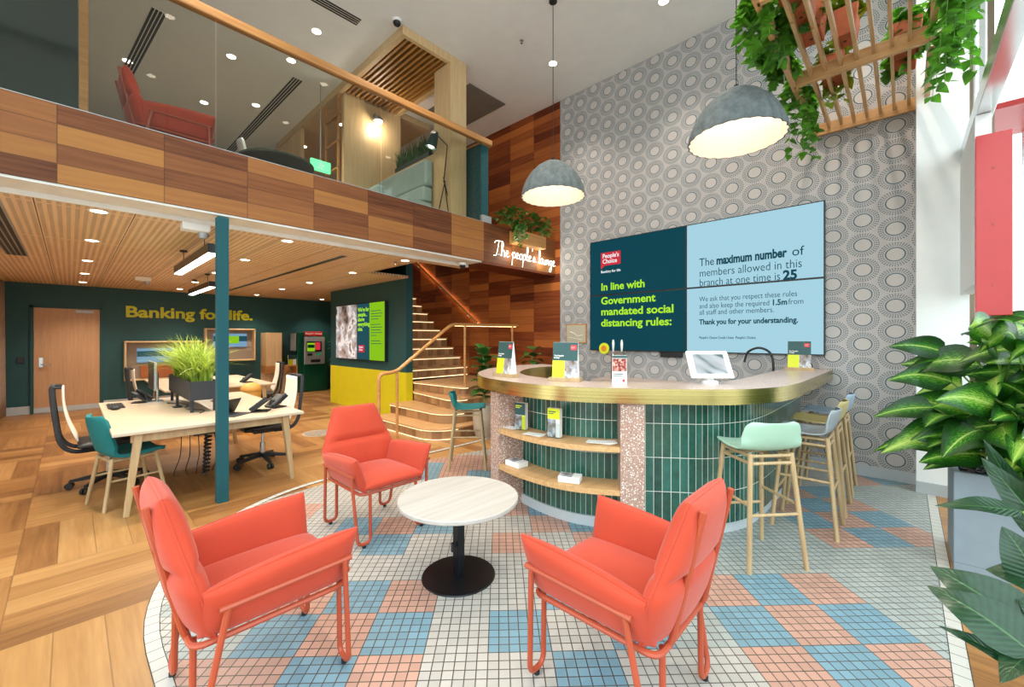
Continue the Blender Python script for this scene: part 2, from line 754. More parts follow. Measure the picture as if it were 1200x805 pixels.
def m_photo(name, emission):
    m = M(name, '#777777', 0.5)
    v = m.coord('Object')
    n = m.noise(v, 4.2 if emission else 16.0, 3.0, 0.5)
    c = m.ramp(n, [(0.30, '#2a2320'), (0.42, '#8d7a70'), (0.52, '#9aa0ab'), (0.60, '#d9d6d6'), (0.70, '#4a4038')])
    m.color(c)
    if emission:
        m.b.inputs['Base Color'].default_value = (0.02, 0.02, 0.02, 1)
        m.emit(c, 0.7)
    return m.m


MAT['scr_photo'] = m_photo('screen_photo', True)
MAT['print_photo'] = m_photo('print_photo', False)


def m_glass(name, tint, gloss=0.04, rough=0.0):
    """thin sheet glass: straight-through transmission plus a fresnel reflection"""
    m = bpy.data.materials.new(name)
    m.use_nodes = True
    nt = m.node_tree
    nt.nodes.clear()
    out = nt.nodes.new('ShaderNodeOutputMaterial')
    tr = nt.nodes.new('ShaderNodeBsdfTransparent')
    tr.inputs[0].default_value = tint
    gl = nt.nodes.new('ShaderNodeBsdfGlossy')
    gl.inputs['Roughness'].default_value = rough
    fr = nt.nodes.new('ShaderNodeFresnel')
    fr.inputs[0].default_value = 1.45
    mx = nt.nodes.new('ShaderNodeMixShader')
    ge = nt.nodes.new('ShaderNodeNewGeometry')
    k = E(nt, fr.outputs[0]) * (1.0 - E(nt, ge.outputs['Backfacing']))
    nt.links.new(k.s, mx.inputs[0])
    nt.links.new(tr.outputs[0], mx.inputs[1])
    nt.links.new(gl.outputs[0], mx.inputs[2])
    nt.links.new(mx.outputs[0], out.inputs[0])
    return m


MAT['glass'] = m_glass('clear_glass', (0.93, 0.95, 0.93, 1))
MAT['balglass'] = m_glass('balustrade_glass', (0.86, 0.87, 0.83, 1))
MAT['acrylic'] = m_glass('clear_acrylic', (0.9, 0.93, 0.93, 1))


def m_woodfloor():
    m = M('wood_floor', '#a86f3a', 0.38)
    x, y, z = m.xyz(m.pos())
    C = 0.95
    u, v = (x + 0.25) / C, (y - 0.35) / C
    iu, iv = u.floor(), v.floor()
    par = (iu + iv).mod(2.0)                      # 0: planks along y, 1: planks along x
    fu, fv = u - iu, v - iv
    a = fu * (1.0 - par) + fv * par               # across the planks
    b = fv * (1.0 - par) + fu * par               # along
    pi_ = (a * 5.0).floor()
    fa = a * 5.0 - pi_
    rnd = m.white(m.comb(iu * 7.13 + pi_ * 1.7, iv * 3.31 + pi_ * 0.37, par))
    rnd2 = m.white(m.comb(iu * 1.13 + pi_ * 4.7, iv * 9.31 - pi_ * 2.37, par + 3.0))
    g = m.noise(m.comb(a * 22.0 + rnd * 40.0, b * 1.6 + rnd2 * 17.0, rnd * 9.0), 1.0, 5.0, 0.62)
    g2 = m.noise(m.comb(a * 60.0 + rnd * 40.0, b * 3.0 + rnd2 * 17.0, 1.0), 1.0, 3.0)
    t = g * 0.55 + rnd * 0.45 + g2 * 0.12 - 0.06
    c = m.ramp(t, [(0.18, '#6b4322'), (0.42, '#936638'), (0.62, '#a97c49'), (0.85, '#bd9460')])
    edge = (fa - 0.5).abs() > 0.485
    eb = (b - 0.5).abs() > 0.4965
    m.color(m.mix(edge.max(eb) * 0.45, c, '#4a2c14'))
    m.bump(g, 0.06, 0.003)
    return m.m


def tile_mat(name, col):
    m = M(name, col, 0.45)
    x, y, z = m.xyz(m.pos())
    S = 0.3085 / 6.0
    a = (x + y) * (1 / math.sqrt(2)) / S - 0.51 * 6
    b = (y - x) * (1 / math.sqrt(2)) / S - 0.18 * 6
    ia, ib = a.floor(), b.floor()
    fa, fb = (a - ia - 0.5).abs(), (b - ib - 0.5).abs()
    rnd = m.white(m.comb(ia, ib, 1.0))
    c = srgb(col)
    cc = m.ramp(rnd, [(0.0, tuple(k * 0.90 for k in c[:3]) + (1,)), (1.0, tuple(min(1, k * 1.07) for k in c[:3]) + (1,))])
    gr = fa.max(fb) > 0.450
    m.color(m.mix(gr, cc, '#4c463f'))
    m.bump(gr * -1.0, 0.3, 0.002)
    return m.m


def band_mat():
    m = M('tile_border', '#bcb8b0', 0.45)
    u = m.xyz(m.coord('UV'))[0]
    f = (u / 0.085).fract()
    m.color(m.mix((f - 0.5).abs() > 0.475, '#bcb9b2', '#4c463f'))
    return m.m


def m_wallpaper():
    m = M('wallpaper', '#b9aea2', 0.7)
    x, y, z = m.xyz(m.pos())
    PX, PZ = 0.265, 0.273
    best = None
    for k in (0, 1):
        u = (y - 0.07 + PX * k) / (2 * PX)
        v = (z - 2.407 - PZ * 0.5 * k) / PZ
        du = (u + 0.5).fract() - 0.5
        dv = (v + 0.5).fract() - 0.5
        dx = du * (2 * PX)
        dz = dv * PZ
        r = (dx * dx * 0.92 + dz * dz * 1.10).sqrt()
        ang = dz.atan2(dx)
        if best is None:
            best = (r, ang)
        else:
            sel = r < best[0]
            r2 = r * sel + best[0] * (1.0 - sel)
            a2 = ang * sel + best[1] * (1.0 - sel)
            best = (r2, a2)
    r, ang = best
    ring = (r - 0.074).abs() < 0.0056
    NS = 34
    fa = (ang * (NS / (2 * PI))).fract()
    fr = ((r - 0.0885) / 0.0165)
    ffr = fr.fract()
    inb = (r > 0.0885) * (r < 0.138)
    dash = ((fa - 0.5).abs() < 0.25) * ((ffr - 0.45).abs() < 0.31) * inb
    n = m.noise(m.comb(y, z, 0.0), 3.0, 3.0)
    base = m.ramp(n, [(0.3, '#b0abaa'), (0.7, '#b9b4b3')])
    inner = r < 0.072
    base = m.mix(inner * 0.35, base, '#cdc6bf')
    m.color(m.mix(ring.max(dash) * 0.95, base, '#3d5963'))
    return m.m


def m_clad(name, axis, W_, H_, u0, z0, stops, groove=0.5):
    """panelled planks: columns of width W_ stacked planks of height H_"""
    m = M(name, '#8a5230', 0.55, spec=0.25)
    c = m.xyz(m.pos())
    u = (c[axis] - u0) / W_
    w = (c[2] - z0) / H_
    iu, iw = u.floor(), w.floor()
    fu, fw = u - iu, w - iw
    rnd = m.white(m.comb(iu * 3.7, iw * 1.9, 2.0))
    rnd2 = m.white(m.comb(iu * 1.3, iw * 5.9, 7.0))
    g = m.noise(m.comb(u * 1.1 + rnd * 31.0, w * 5.0 + rnd2 * 13.0, rnd * 5.0), 1.0, 4.0, 0.55)
    g2 = m.noise(m.comb(u * 3.0 + rnd * 31.0, w * 40.0, rnd * 5.0), 1.0, 3.0)
    t = rnd * 0.62 + g * 0.50 + g2 * 0.10 - 0.10
    col = m.ramp(t, stops)
    e = ((fu - 0.5).abs() > 0.494).max((fw - 0.5).abs() > 0.478)
    m.color(m.mix(e * groove, col, '#2a140a'))
    m.bump(e * -1.0 + g2 * 0.2, 0.15, 0.004)
    return m.m


def m_perf():
    m = M('perforated_timber_ceiling', '#c79a6c', 0.55)
    x, y, z = m.xyz(m.pos())
    u = (x + 0.2) / 0.6
    fu = u.fract()
    s = fu * 11.0
    stripe = ((s.fract() - 0.5).abs() < 0.26) * ((fu - 0.5).abs() < 0.48)
    iy = (s.floor().mod(2.0)) * 0.5
    fy = (y / 0.034 + iy).fract()
    dash = stripe * ((fy - 0.5).abs() < 0.30) * (((y / 1.7).fract() - 0.5).abs() < 0.488)
    joint = (fu - 0.5).abs() > 0.494
    g = m.noise(m.comb(x * 16.0, y * 0.8, 0.0), 1.5, 4.0)
    base = m.ramp(g, [(0.3, '#e2bf9c'), (0.7, '#efd2b2')])
    c = m.mix(dash * 0.6, base, '#6b4e38')
    m.color(m.mix(joint, c, '#20140c'))
    return m.m


def m_greentile():
    m = M('green_glazed_tile', '#1f6454', 0.16, coat=0.4)
    c = m.xyz(m.coord('UV'))
    u, w = c[0] / 0.0655, (c[1] - 0.07) / 0.263
    iu, iw = u.floor(), w.floor()
    fu, fw = u - iu, w - iw
    rnd = m.white(m.comb(iu, iw, 1.0))
    n = m.noise(m.comb(u * 0.8 + rnd * 9.0, w * 3.0, rnd * 4.0), 1.6, 3.0)
    t = n * 0.6 + rnd * 0.4
    col = m.ramp(t, [(0.25, '#133f35'), (0.5, '#1b5446'), (0.8, '#2b675b')])
    g = ((fu - 0.5).abs() > 0.470).max((fw - 0.5).abs() > 0.4915)
    m.color(m.mix(g, col, '#d9dcd0'))
    m.rough(g * 0.5 + 0.16 + n * 0.10)
    m.bump(g * -1.0 + n * 0.5, 0.25, 0.003)
    return m.m


def m_terrazzo(name, scale, base, chips):
    m = M(name, base, 0.3)
    v = m.coord('Object')
    d = m.voronoi(v, scale)
    n = m.nt.nodes.new('ShaderNodeTexVoronoi')
    n.inputs['Scale'].default_value = scale
    m.nt.links.new(v, n.inputs['Vector'])
    sp = m.nt.nodes.new('ShaderNodeSeparateColor')
    m.nt.links.new(n.outputs['Color'], sp.inputs[0])
    rnd = E(m.nt, sp.outputs[0])
    rnd2 = E(m.nt, sp.outputs[1])
    chipc = m.ramp(rnd, chips, 'CONSTANT')
    mask = (d < 0.42) * (rnd2 > 0.30)
    d2 = m.voronoi(v, scale * 2.7)
    c = m.mix((d2 < 0.25) * 0.6, base, '#e6dcd4')
    m.color(m.mix(mask, c, chipc))
    return m.m


def m_brass():
    m = M('brushed_brass', '#b9973f', 0.24, 1.0)
    x, y, z = m.xyz(m.pos())
    n = m.noise(m.comb(x * 0.6, y * 0.6, z * 160.0), 1.0, 3.0)
    m.color(m.ramp(n, [(0.3, '#b19a5a'), (0.7, '#c8b67c')]))
    m.rough(n * 0.12 + 0.16)
    m.b.inputs['Anisotropic'].default_value = 0.5
    return m.m


def m_dief():
    m = M('variegated_leaf', '#3f7a22', 0.35)
    c = m.xyz(m.coord('UV'))
    u, v = c[0].fract(), c[1]
    rnd = m.white(m.comb(c[0].floor(), 2.0, 5.0))
    ac = (v - 0.5).abs() * 2.0
    n = m.noise(m.comb(u * 7.0 - ac * 4.0, v * 8.0, c[0].floor()), 3.0, 3.0, 0.7)
    k = (1.0 - ac) * 0.70 + n * 1.35 - 0.80 + rnd * 0.42
    col = m.ramp(k, [(0.15, '#12380d'), (0.45, '#235f16'), (0.66, '#5f9a2a'), (0.90, '#a9c95a')])
    m.color(m.mix((ac < 0.045) * 0.7, col, '#c3d77c'))
    m.translucent(0.35)
    return m.m


def m_bigleaf():
    m = M('dark_broad_leaf', '#1f4a24', 0.28)
    c = m.xyz(m.coord('UV'))
    u, v = c[0].fract(), c[1]
    ac = (v - 0.5).abs() * 2.0
    rib = ((u * 14.0 - ac * 2.4).fract() - 0.5).abs()
    n = m.noise(m.comb(u * 3.0, v * 3.0, 0.0), 3.0, 3.0)
    col = m.ramp(rib * 0.5 + n * 0.6, [(0.2, '#0f2d17'), (0.8, '#1f4a28')])
    m.color(m.mix((ac < 0.04) * 0.5, col, '#55804a'))
    m.bump(rib, 0.25, 0.005)
    m.translucent(0.12)
    return m.m


def m_shade():
    m = M('felt_shade', '#6f7d7f', 0.9)
    v = m.coord('Object')
    n = m.noise(v, 14.0, 4.0, 0.7)
    m.color(m.ramp(n, [(0.25, '#50575a'), (0.75, '#767f81')]))
    m.bump(n, 0.3, 0.01)
    return m.m


def m_carpet():
    m = M('stair_timber', '#8a6a4a', 0.5)
    x, y, z = m.xyz(m.pos())
    k = (x * 9.0 + y * 9.0)
    r = m.white(m.comb(k.floor(), (z / 0.19).floor(), 0.0))
    n = m.noise(m.comb(x * 30.0 + y * 30.0, z * 3.0, r * 5.0), 1.0, 4.0)
    m.color(m.ramp(r * 0.5 + n * 0.5, [(0.2, '#7a5636'), (0.8, '#b98f63')]))
    return m.m


MAT['floor'] = m_woodfloor()
MAT['tile_w'] = tile_mat('tile_white', '#b0aca6')
MAT['tile_b'] = tile_mat('tile_blue', '#7194a4')
MAT['tile_p'] = tile_mat('tile_pink', '#b88f7f')
MAT['tile_g'] = tile_mat('tile_pale_green', '#9da3a0')
MAT['tile_band'] = band_mat()
MAT['wallpaper'] = m_wallpaper()
ST_F = [(0.12, '#4a2411'), (0.32, '#6f4022'), (0.58, '#89562f'), (0.88, '#a06c36')]
ST_W = [(0.10, '#441809'), (0.32, '#7a3618'), (0.55, '#a05527'), (0.85, '#be6d33')]
MAT['fascia'] = m_clad('fascia_planks', 0, 0.617, 0.1475, -0.067, 2.67, ST_F)
MAT['cladwall'] = m_clad('wall_planks', 1, 0.617, 0.1475, 4.47, 2.67, ST_W)
MAT['perf'] = m_perf()
MAT['greentile'] = m_greentile()
MAT['terrazzo'] = m_terrazzo('pink_terrazzo', 92.0, '#a88576', [(0.0, '#e8e0d8'), (0.35, '#d9b9a6'), (0.55, '#a8705a'), (0.75, '#f0ebe4'), (0.9, '#7a5a4c')])
MAT['terrazzo_top'] = m_terrazzo('counter_terrazzo', 90.0, '#b9a197', [(0.0, '#d8d0ca'), (0.35, '#c9a796'), (0.6, '#8c776c'), (0.8, '#dcd6d0')])
MAT['brass'] = m_brass()
MAT['dief'] = m_dief()
MAT['bigleaf'] = m_bigleaf()
MAT['shade'] = m_shade()
MAT['stair'] = m_carpet()
# ------------------------------------------------------------------ room shell
XW, YB, YR, XL = 6.0, 12.7, -2.2, -1.2
ZC, ZL, ZF2 = 5.75, 2.62, 3.16

struct('floor', MB().b2(XL, XW + .3, YR, YB + .2, -0.12, 0.0), MAT['floor'])


def clip(poly, clipper):
    out = list(poly)
    n = len(clipper)
    for i in range(n):
        a, b = clipper[i], clipper[(i + 1) % n]
        inp, out = out, []
        if not inp:
            break

        def side(p):
            return (b[0] - a[0]) * (p[1] - a[1]) - (b[1] - a[1]) * (p[0] - a[0])
        for k in range(len(inp)):
            p, q = inp[k], inp[(k + 1) % len(inp)]
            sp_, sq = side(p), side(q)
            if sp_ >= 0:
                out.append(p)
            if (sp_ >= 0) != (sq >= 0):
                t = sp_ / (sp_ - sq)
                out.append((p[0] + (q[0] - p[0]) * t, p[1] + (q[1] - p[1]) * t))
    return out


# tiled inlay: rounded corner on the far left, straight along the window side
def arc(cx, cy, rx, ry, a0, a1, n):
    return [(cx + rx * math.cos(math.radians(a0 + (a1 - a0) * i / n)), cy + ry * math.sin(math.radians(a0 + (a1 - a0) * i / n))) for i in range(n + 1)]


def inlay(d):
    p = [(5.99, -0.22 + d)]
    p = [(5.72, -0.22 + d)]
    p = [(5.70, -0.22 + d), (5.70, -0.085), (5.995, -0.085), (5.995, 4.60 - d)]
    p += arc(1.95, 2.65, 1.70 - d, 1.85 - d, 75, 180, 22)[0:]
    p = p[:4] + [(3.0, 4.60 - d)] + arc(1.95, 2.65, 1.70 - d, 1.90 - d, 78, 180, 22)
    p += arc(1.45, 1.40, 1.20 - d, 1.62 - d, 190, 270, 12)
    return p


inl = inlay(0.0)
inl_in = inlay(0.062)
TILEMAP = {}
for i, s in {
    4: {3: 'b', 2: 'p', 1: 'b', 0: 'w', -1: 'p', -2: 'w', -5: 'b', -6: 'p', -7: 'b', -8: 'p'},
    5: {4: 'p', 3: 'p', 2: 'b', 1: 'p', 0: 'w', -1: 'w', -2: 'b', -3: 'w', -4: 'w', -5: 'p', -6: 'b', -7: 'p'},
    6: {4: 'g', 3: 'b', 2: 'p', 1: 'b', 0: 'w', -1: 'b', -2: 'w', -3: 'b', -4: 'g', -5: 'b', -6: 'p', -7: 'b'},
    7: {5: 'g', 3: 'p', 2: 'b', 1: 'p', -2: 'b', -3: 'g', -4: 'b', -5: 'p', -6: 'b', -7: 'p'},
    8: {6: 'p', 5: 'b', -2: 'w', -3: 'w', -4: 'b', -5: 'g'},
    9: {2: 'b', -1: 'p', -3: 'p', -4: 'b', -5: 'b', -9: 'p', -10: 'b', -11: 'p'},
    10: {3: 'b', 2: 'p', 1: 'b', -2: 'p', -3: 'b', -9: 'b', -10: 'p', -11: 'b'},
    11: {5: 'p', -1: 'p', -2: 'b', -9: 'p', -10: 'b', -11: 'p'},
    12: {-10: 'p', -11: 'b'},
    13: {1: 'p', -13: 'p', -14: 'b', -15: 'p'},
    14: {2: 'b', 1: 'p', 0: 'b', -14: 'p', -15: 'b'},
    15: {2: 'b', 1: 'p', 0: 'p'},
    16: {1: 'p', 0: 'p', 2: 'p'},
}.items():
    for j, c in s.items():
        TILEMAP[(i, j)] = c
tm = MB()
S_ = 0.3085
mi_of = {'w': 0, 'b': 1, 'p': 2, 'g': 3}
for i in range(-3, 36):
    for j in range(-20, 18):
        sq = []
        for da, db in ((0, 0), (0, 1), (1, 1), (1, 0)):
            a, b = (i + .51 + da) * S_, (j + .18 + db) * S_
            sq.append(((a - b) / math.sqrt(2), (a + b) / math.sqrt(2)))
        area = sum(sq[k][0] * sq[(k + 1) % 4][1] - sq[(k + 1) % 4][0] * sq[k][1] for k in range(4))
        if area < 0:
            sq = sq[::-1]
        hull = [p for p in inl_in]
        # the inlay outline is convex apart from the small notch by the column
        conv = [(5.995, -0.158)] + [p for p in inl_in[3:]]
        q = clip(sq, conv)
        if len(q) < 3:
            continue
        col = TILEMAP.get((i, j))
        if col is None:
            col = 'g' if (j < -2 and i < 13) else 'w'
        tm.add([(p[0], p[1], 0.004) for p in q], [tuple(range(len(q)))], mi_of[col])
struct('floor_tile_inlay', tm, [MAT['tile_w'], MAT['tile_b'], MAT['tile_p'], MAT['tile_g']])
bm_ = MB()
s_acc = 0.0
L_ = len(inl)
for k in range(3, L_ - 1 + 1):
    k2 = (k + 1) % L_
    if k == L_ - 1:
        o0, o1, i0, i1 = inl[k], (5.70, -0.22), inl_in[k], (5.70, -0.158)
    else:
        o0, o1, i0, i1 = inl[k], inl[k2], inl_in[k], inl_in[k2]
    ds = math.hypot(o1[0] - o0[0], o1[1] - o0[1])
    bm_.add([(o0[0], o0[1], .005), (o1[0], o1[1], .005), (i1[0], i1[1], .005), (i0[0], i0[1], .005)], [(0, 1, 2, 3)], 0,
            [(s_acc, 0), (s_acc + ds, 0), (s_acc + ds, 1), (s_acc, 1)])
    s_acc += ds
struct('trim_1', bm_, MAT['tile_band'])
gl_ = MB()
for pl in (inl, inl_in):
    pts = [(p[0], p[1], 0.004) for p in pl[3:]] + [(5.70, pl[-1][1], 0.004)]
    gl_.tube(pts, 0.0022, 4)
struct('trim_2', gl_, MAT['black'])

# walls
struct('wall_papered', MB().b2(XW, XW + .2, -0.44, 4.47, 0, ZC), MAT['wallpaper'])
struct('wall_clad', MB().b2(XW, XW + .2, 4.47, YB, 0, ZC), MAT['cladwall'])
struct('wall_back', MB().b2(XL, XW, YB, YB + .2, 0, ZL), MAT['teal'])
struct('wall_back_upper', MB().b2(XL, XW, YB, YB + .2, ZL, ZC), MAT['white'])
struct('wall_left', MB().b2(XL - .2, XL, 4.35, YB, 0, ZC), MAT['white'])
struct('wall_column', MB().b2(5.72, 6.0, -0.44, -0.085, 0, ZC), MAT['colwhite'])
struct('baseboard_column', MB().b2(5.708, 5.72, -0.44, -0.082, 0, 0.115), MAT['skirt'])
struct('baseboard_papered', MB().b2(5.985, 6.0, -0.085, 4.47, 0, 0.12), MAT['skirt'])
struct('baseboard_back', MB().b2(XL, -0.54, YB - .015, YB, 0, .16).b2(.50, 3.55, YB - .015, YB, 0, .16), MAT['skirt'])

# ceilings
struct('ceiling', MB().b2(XL, XW + .2, YR, YB, ZC, ZC + .15), MAT['ceil'])
lc = MB()
lc.b2(XL, 3.45, 4.93, YB, ZL, ZL + .045)
lc.b2(3.45, 4.22, 4.93, 5.12, ZL, ZL + .04)
lc.b2(3.45, 4.26, 6.62, YB, ZL, ZL + .04)
lc.b2(4.26, XW, 9.98, YB, ZL, ZL + .04)
struct('ceiling_lower', lc, MAT['perf'])
struct('ceiling_beam', MB().b2(XL, 4.22, 4.60, 4.93, 2.652, 2.6715).b2(XL, 4.22, 4.905, 4.929, 2.612, 2.6515), MAT['white'])
struct('floor_upper', MB().b2(XL, 3.45, 4.76, YB, ZL + .042, ZF2).b2(3.45, 4.25, 4.76, YB, 3.04, ZF2).b2(4.25, XW, 4.76, 5.12, 2.80, ZF2)
       .b2(4.25, XW, 9.98, YB, ZL + .042, ZF2), MAT['carpet'])
struct('wall_mezzanine', MB().b2(XL, XW, 4.585, 4.75, 2.672, 3.26), MAT['fascia'])
struct('ceiling_soffit', MB().b2(4.22, XW, 4.585, 5.12, 2.635, 2.671), MAT['cladwall'])
struct('wall_stair', MB().b2(4.26, 4.40, 6.70, 9.95, 0.875, 4.45).b2(4.25, 4.41, 4.77, 6.70, 3.17, 4.45)
       .b2(4.40, 6.0, 9.95, 10.05, 0, 2.6), MAT['teal'])
struct('wall_stair_base', MB().b2(4.255, 4.40, 6.70, 9.95, 0, 0.875), MAT['yellow'])
struct('trim_3', MB().b2(4.235, 4.425, 4.62, 9.9, 4.45, 4.48), MAT['rail'])
struct('wall_balustrade_end', MB().b2(4.25, 4.41, 4.66, 4.77, 3.262, 4.45), MAT['tealmetal'])
struct('trim_4', MB().b2(0.925, 1.015, 4.575, 4.665, 0, 2.636), MAT['tealmetal'], bevel=.004)

# back wall door, left part
d = MB().b2(-0.50, 0.44, YB - .03, YB - .002, 0.115, 2.13)
door = struct('door_1', d, MAT['door'], bevel=.003)
fr = MB().b2(-0.545, -0.502, YB - .045, YB - .001, 0, 2.175).b2(.442, .485, YB - .045, YB - .001, 0, 2.175).b2(-.545, .485, YB - .045, YB - .001, 2.132, 2.175)
fr.build('frame', MAT['teal'], door)
MB().b2(-.5, .44, YB - .034, YB - .002, 0.005, 0.115).build('kick_plate', MAT['skirt'], door)
h = MB().b2(-.43, -.375, YB - .042, YB - .03, .93, 1.12).cyl((-.40, YB - .04, .98), (-.40, YB - .085, .98), .012).cyl((-.405, YB - .085, .98), (-.27, YB - .085, .98), .011)
h.build('handle', MAT['steel'], door, smooth=True)
MB().b2(.08, .34, YB - .09, YB - .03, 2.04, 2.105).build('door_closer', MAT['silver'], door, bevel=.006)
r = MB().b2(-.72, -.62, YB - .03, YB - .002, 1.02, 1.14)
tag(r.build('card_reader', MAT['black'], bevel=.008), 'small black card reader on the teal wall left of the timber door', 'card reader')

# windows: shopfront on the right (y = -2.2) and the street glazing past the white column
w1 = struct('window_1', MB().b2(XL, 5.9, YR - .012, YR, .08, ZC), MAT['glass'])
fr = MB()
for xx in (-1.17, 0.6, 2.37, 4.14, 5.87):
    fr.b2(xx - .03, xx + .03, YR - .05, YR + .05, 0.0, ZC)
for zz in (0.04, 3.1, 5.71):
    fr.b2(XL, 5.9, YR - .04, YR + .04, zz - .04, zz + .04)
fr.build('window_frame', MAT['alu'], w1)
w2 = struct('window_2', MB().b2(5.93, 5.94, YR, -0.44, .08, ZC), MAT['glass'])
fr = MB()
for yy, w_, mm in ((-0.475, .05, 0), (-0.585, .045, 0), (-1.3, .05, 0), (-2.17, .05, 0)):
    fr.b2(5.86, 5.99, yy - w_ / 2, yy + w_ / 2, 0, ZC)
for zz in (0.04, 5.71):
    fr.b2(5.88, 5.98, YR, -0.44, zz - .04, zz + .04)
fr.build('window_frame', MAT['bronze'], w2)
MB().b2(5.87, 5.90, -.552, -.51, 0, ZC).build('window_trim', MAT['alu'], w2)
w3 = struct('window_3', MB().b2(XL - .06, XL - .05, YR, 4.35, .08, ZC), MAT['glass'])
fr = MB()
for yy in (-2.17, -.55, 1.07, 2.7, 4.31):
    fr.b2(XL - .11, XL, yy - .03, yy + .03, 0, ZC)
for zz in (0.04, 3.1, 5.71):
    fr.b2(XL - .10, XL - .01, YR, 4.35, zz - .04, zz + .04)
fr.build('window_frame', MAT['alu'], w3)
# pavement and the red awning on the street side
struct('floor_pavement', MB().b2(-12, 26, -18, YR - .06, -.16, -.03).b2(6.25, 26, YR, 6, -.16, -.03).b2(-12, XL - .12, YR - .06, 4.3, -.16, -.03), plain('pavement', '#9b9a96', 0.8))
aw = thing('awning', 'red shop awning outside the tall window, above the red sign', 'awning', (7.4, -0.95, 3.9))
MB().add([(-.5, -.5, .1), (.5, -.5, .1), (.5, .25, .1), (-.5, .25, .1), (-.5, -.5, .16), (.5, -.5, .75), (.5, .25, .75), (-.5, .25, .16)],
         [(3, 2, 1, 0), (4, 5, 6, 7), (0, 1, 5, 4), (1, 2, 6, 5), (2, 3, 7, 6), (3, 0, 4, 7)]).build('canopy', MAT['red'], aw)
MB().beam((-.45, -.1, .1), (.5, -.1, -.4), .04).beam((.5, -.1, -.4), (.5, -.1, .7), .04).build('bracket', MAT['alu'], aw)

# suspended aluminium window beam and red/white hanging sign
b = MB().b2(0.4, 5.71, -0.475, -0.385, 3.16, 3.30)
for xx in (1.2, 3.2, 5.2):
    b.b2(xx - .01, xx + .01, -.44, -.42, 3.30, ZC)
tag(b.build('window_beam', MAT['alu'], bevel=.004), 'long pale metal beam running along the window side from the white column', 'beam')
sg = thing('hanging_sign', 'red and white box sign hanging beside the white column', 'sign', (4.55, -0.46, 1.68))
MB().b2(-.05, .02, -.09, .085, 0.0, 1.30).build('red_panel', MAT['red'], sg, bevel=.004)
MB().b2(.022, 1.14, -.0, .083, .24, 1.478).build('white_panel', MAT['colwhite'], sg, bevel=.003)
MB().cyl((-.055, .0, .22), (-.049, .0, .22), .006).cyl((-.055, .0, .65), (-.049, .0, .65), .006).cyl((-.055, .0, 1.05), (-.049, .0, 1.05), .006).build('screw', MAT['corallegs'], sg)
MB().cyl((0.1, -.03, -1.68), (0.1, -.03, 0.0), .011).cyl((.1, -.03, -1.68), (.1, -.03, -1.665), .09).b2(.05, .15, -.06, .0, -.02, .0).build('pole', MAT['blackmetal'], sg)

# ------------------------------------------------------------------ staircase
st = thing('staircase', 'timber staircase with lit nosings rising from the rounded bottom step', 'staircase', (0, 0, 0))
RH = 0.178
fx = [3.60, 3.93, 4.25, 4.50]
ry = [4.92, 5.10, 5.25, 5.36]
rad = [0.42, 0.36, 0.24, 0.10]


def step_poly(x0, y0, r, over=0.0):
    x0 -= over
    y0 -= over
    x1, y1 = 5.985, 6.90
    sl = 0.10 if x0 > 4.1 else 0.0
    pts = [(x1, y1), (x0 - sl, y1)]
    pts += [(x0 + r + r * math.cos(math.radians(a)), y0 + r + r * math.sin(math.radians(a))) for a in range(180, 271, 10)]
    pts += [(x1, y0)]
    return pts


for k in range(4):
    z0, z1 = RH * k, RH * (k + 1)
    pl = step_poly(fx[k], ry[k], rad[k])
    if k >= 2:
        pl = [(max(p[0], 4.42) if p[1] > 6.68 else p[0], p[1]) for p in pl]
        pl = [p if p[1] < 6.89 else (p[0], 6.69 if p[0] < 4.5 else 6.9) for p in pl]
    else:
        pl = [(p[0], 6.69 if p[1] > 6.69 else p[1]) for p in pl]
    MB().prism(pl, z0 + .002, z1 - .03).build('riser', MAT['stair'], st)
    c0 = (5.2, 6.0)
    ov = []
    for p in pl:
        q = list(p)
        if p[0] < 5.9 and p[1] < 6.6:
            dx, dy = p[0] - c0[0], p[1] - c0[1]
            q[0] -= .028 if p[0] < fx[k] + rad[k] * .9 else 0.0
            q[1] -= .028 if p[1] < ry[k] + rad[k] * .6 else 0.0
        elif p[0] < 4.6:
            q[0] -= .028
        ov.append(tuple(q))
    MB().prism(ov, z1 - .03, z1).build('tread', MAT['oak'], st, bevel=.006)
    # LED strip tucked under each nosing, along the front edge
    edge = [p for p in pl if p[0] < 5.4 and not (p[1] > 6.69)]
    edge = sorted(edge, key=lambda p: -p[1])
    e3 = [(p[0] - .012 if p[0] < fx[k] + rad[k] * .9 else p[0], p[1] - (.012 if p[1] < ry[k] + rad[k] * .6 else 0), z1 - .036) for p in pl if p[0] < 5.3]
    MB().tube(e3, .0045, 5).build('light_strip', MAT['ledglow'], st)
b0 = [(p[0] - .01, p[1] - .01, .012) for p in step_poly(fx[0], ry[0], rad[0])[1:11] if p[1] < 6.7]
MB().tube([(fx[0] - .012, 6.65, .012)] + b0, .005, 5).build('light_strip', MAT['ledglow'], st)
NZ = 4 * RH
for k in range(12):
    y0 = 6.98 + .2475 * k
    z0 = NZ + .2025 * k
    z1 = z0 + .2025
    MB().b2(4.405, 5.99, y0, min(y0 + .29, 9.945), z0 - (.18 if k else .0), z1 - .03).build('riser', MAT['stair'], st)
    MB().b2(4.405, 5.99, y0 - .03, min(y0 + .262, 9.945), z1 - .03, z1).build('tread', MAT['oak'], st, bevel=.005)
    MB().tube([(4.43, y0 - .012, z1 - .035), (5.96, y0 - .012, z1 - .035)], .005, 5).build('light_strip', MAT['ledglow'], st)
MB().tube([(4.43, 6.965, NZ + .012), (5.96, 6.965, NZ + .012)], .006, 5).build('light_strip', MAT['ledglow'], st)

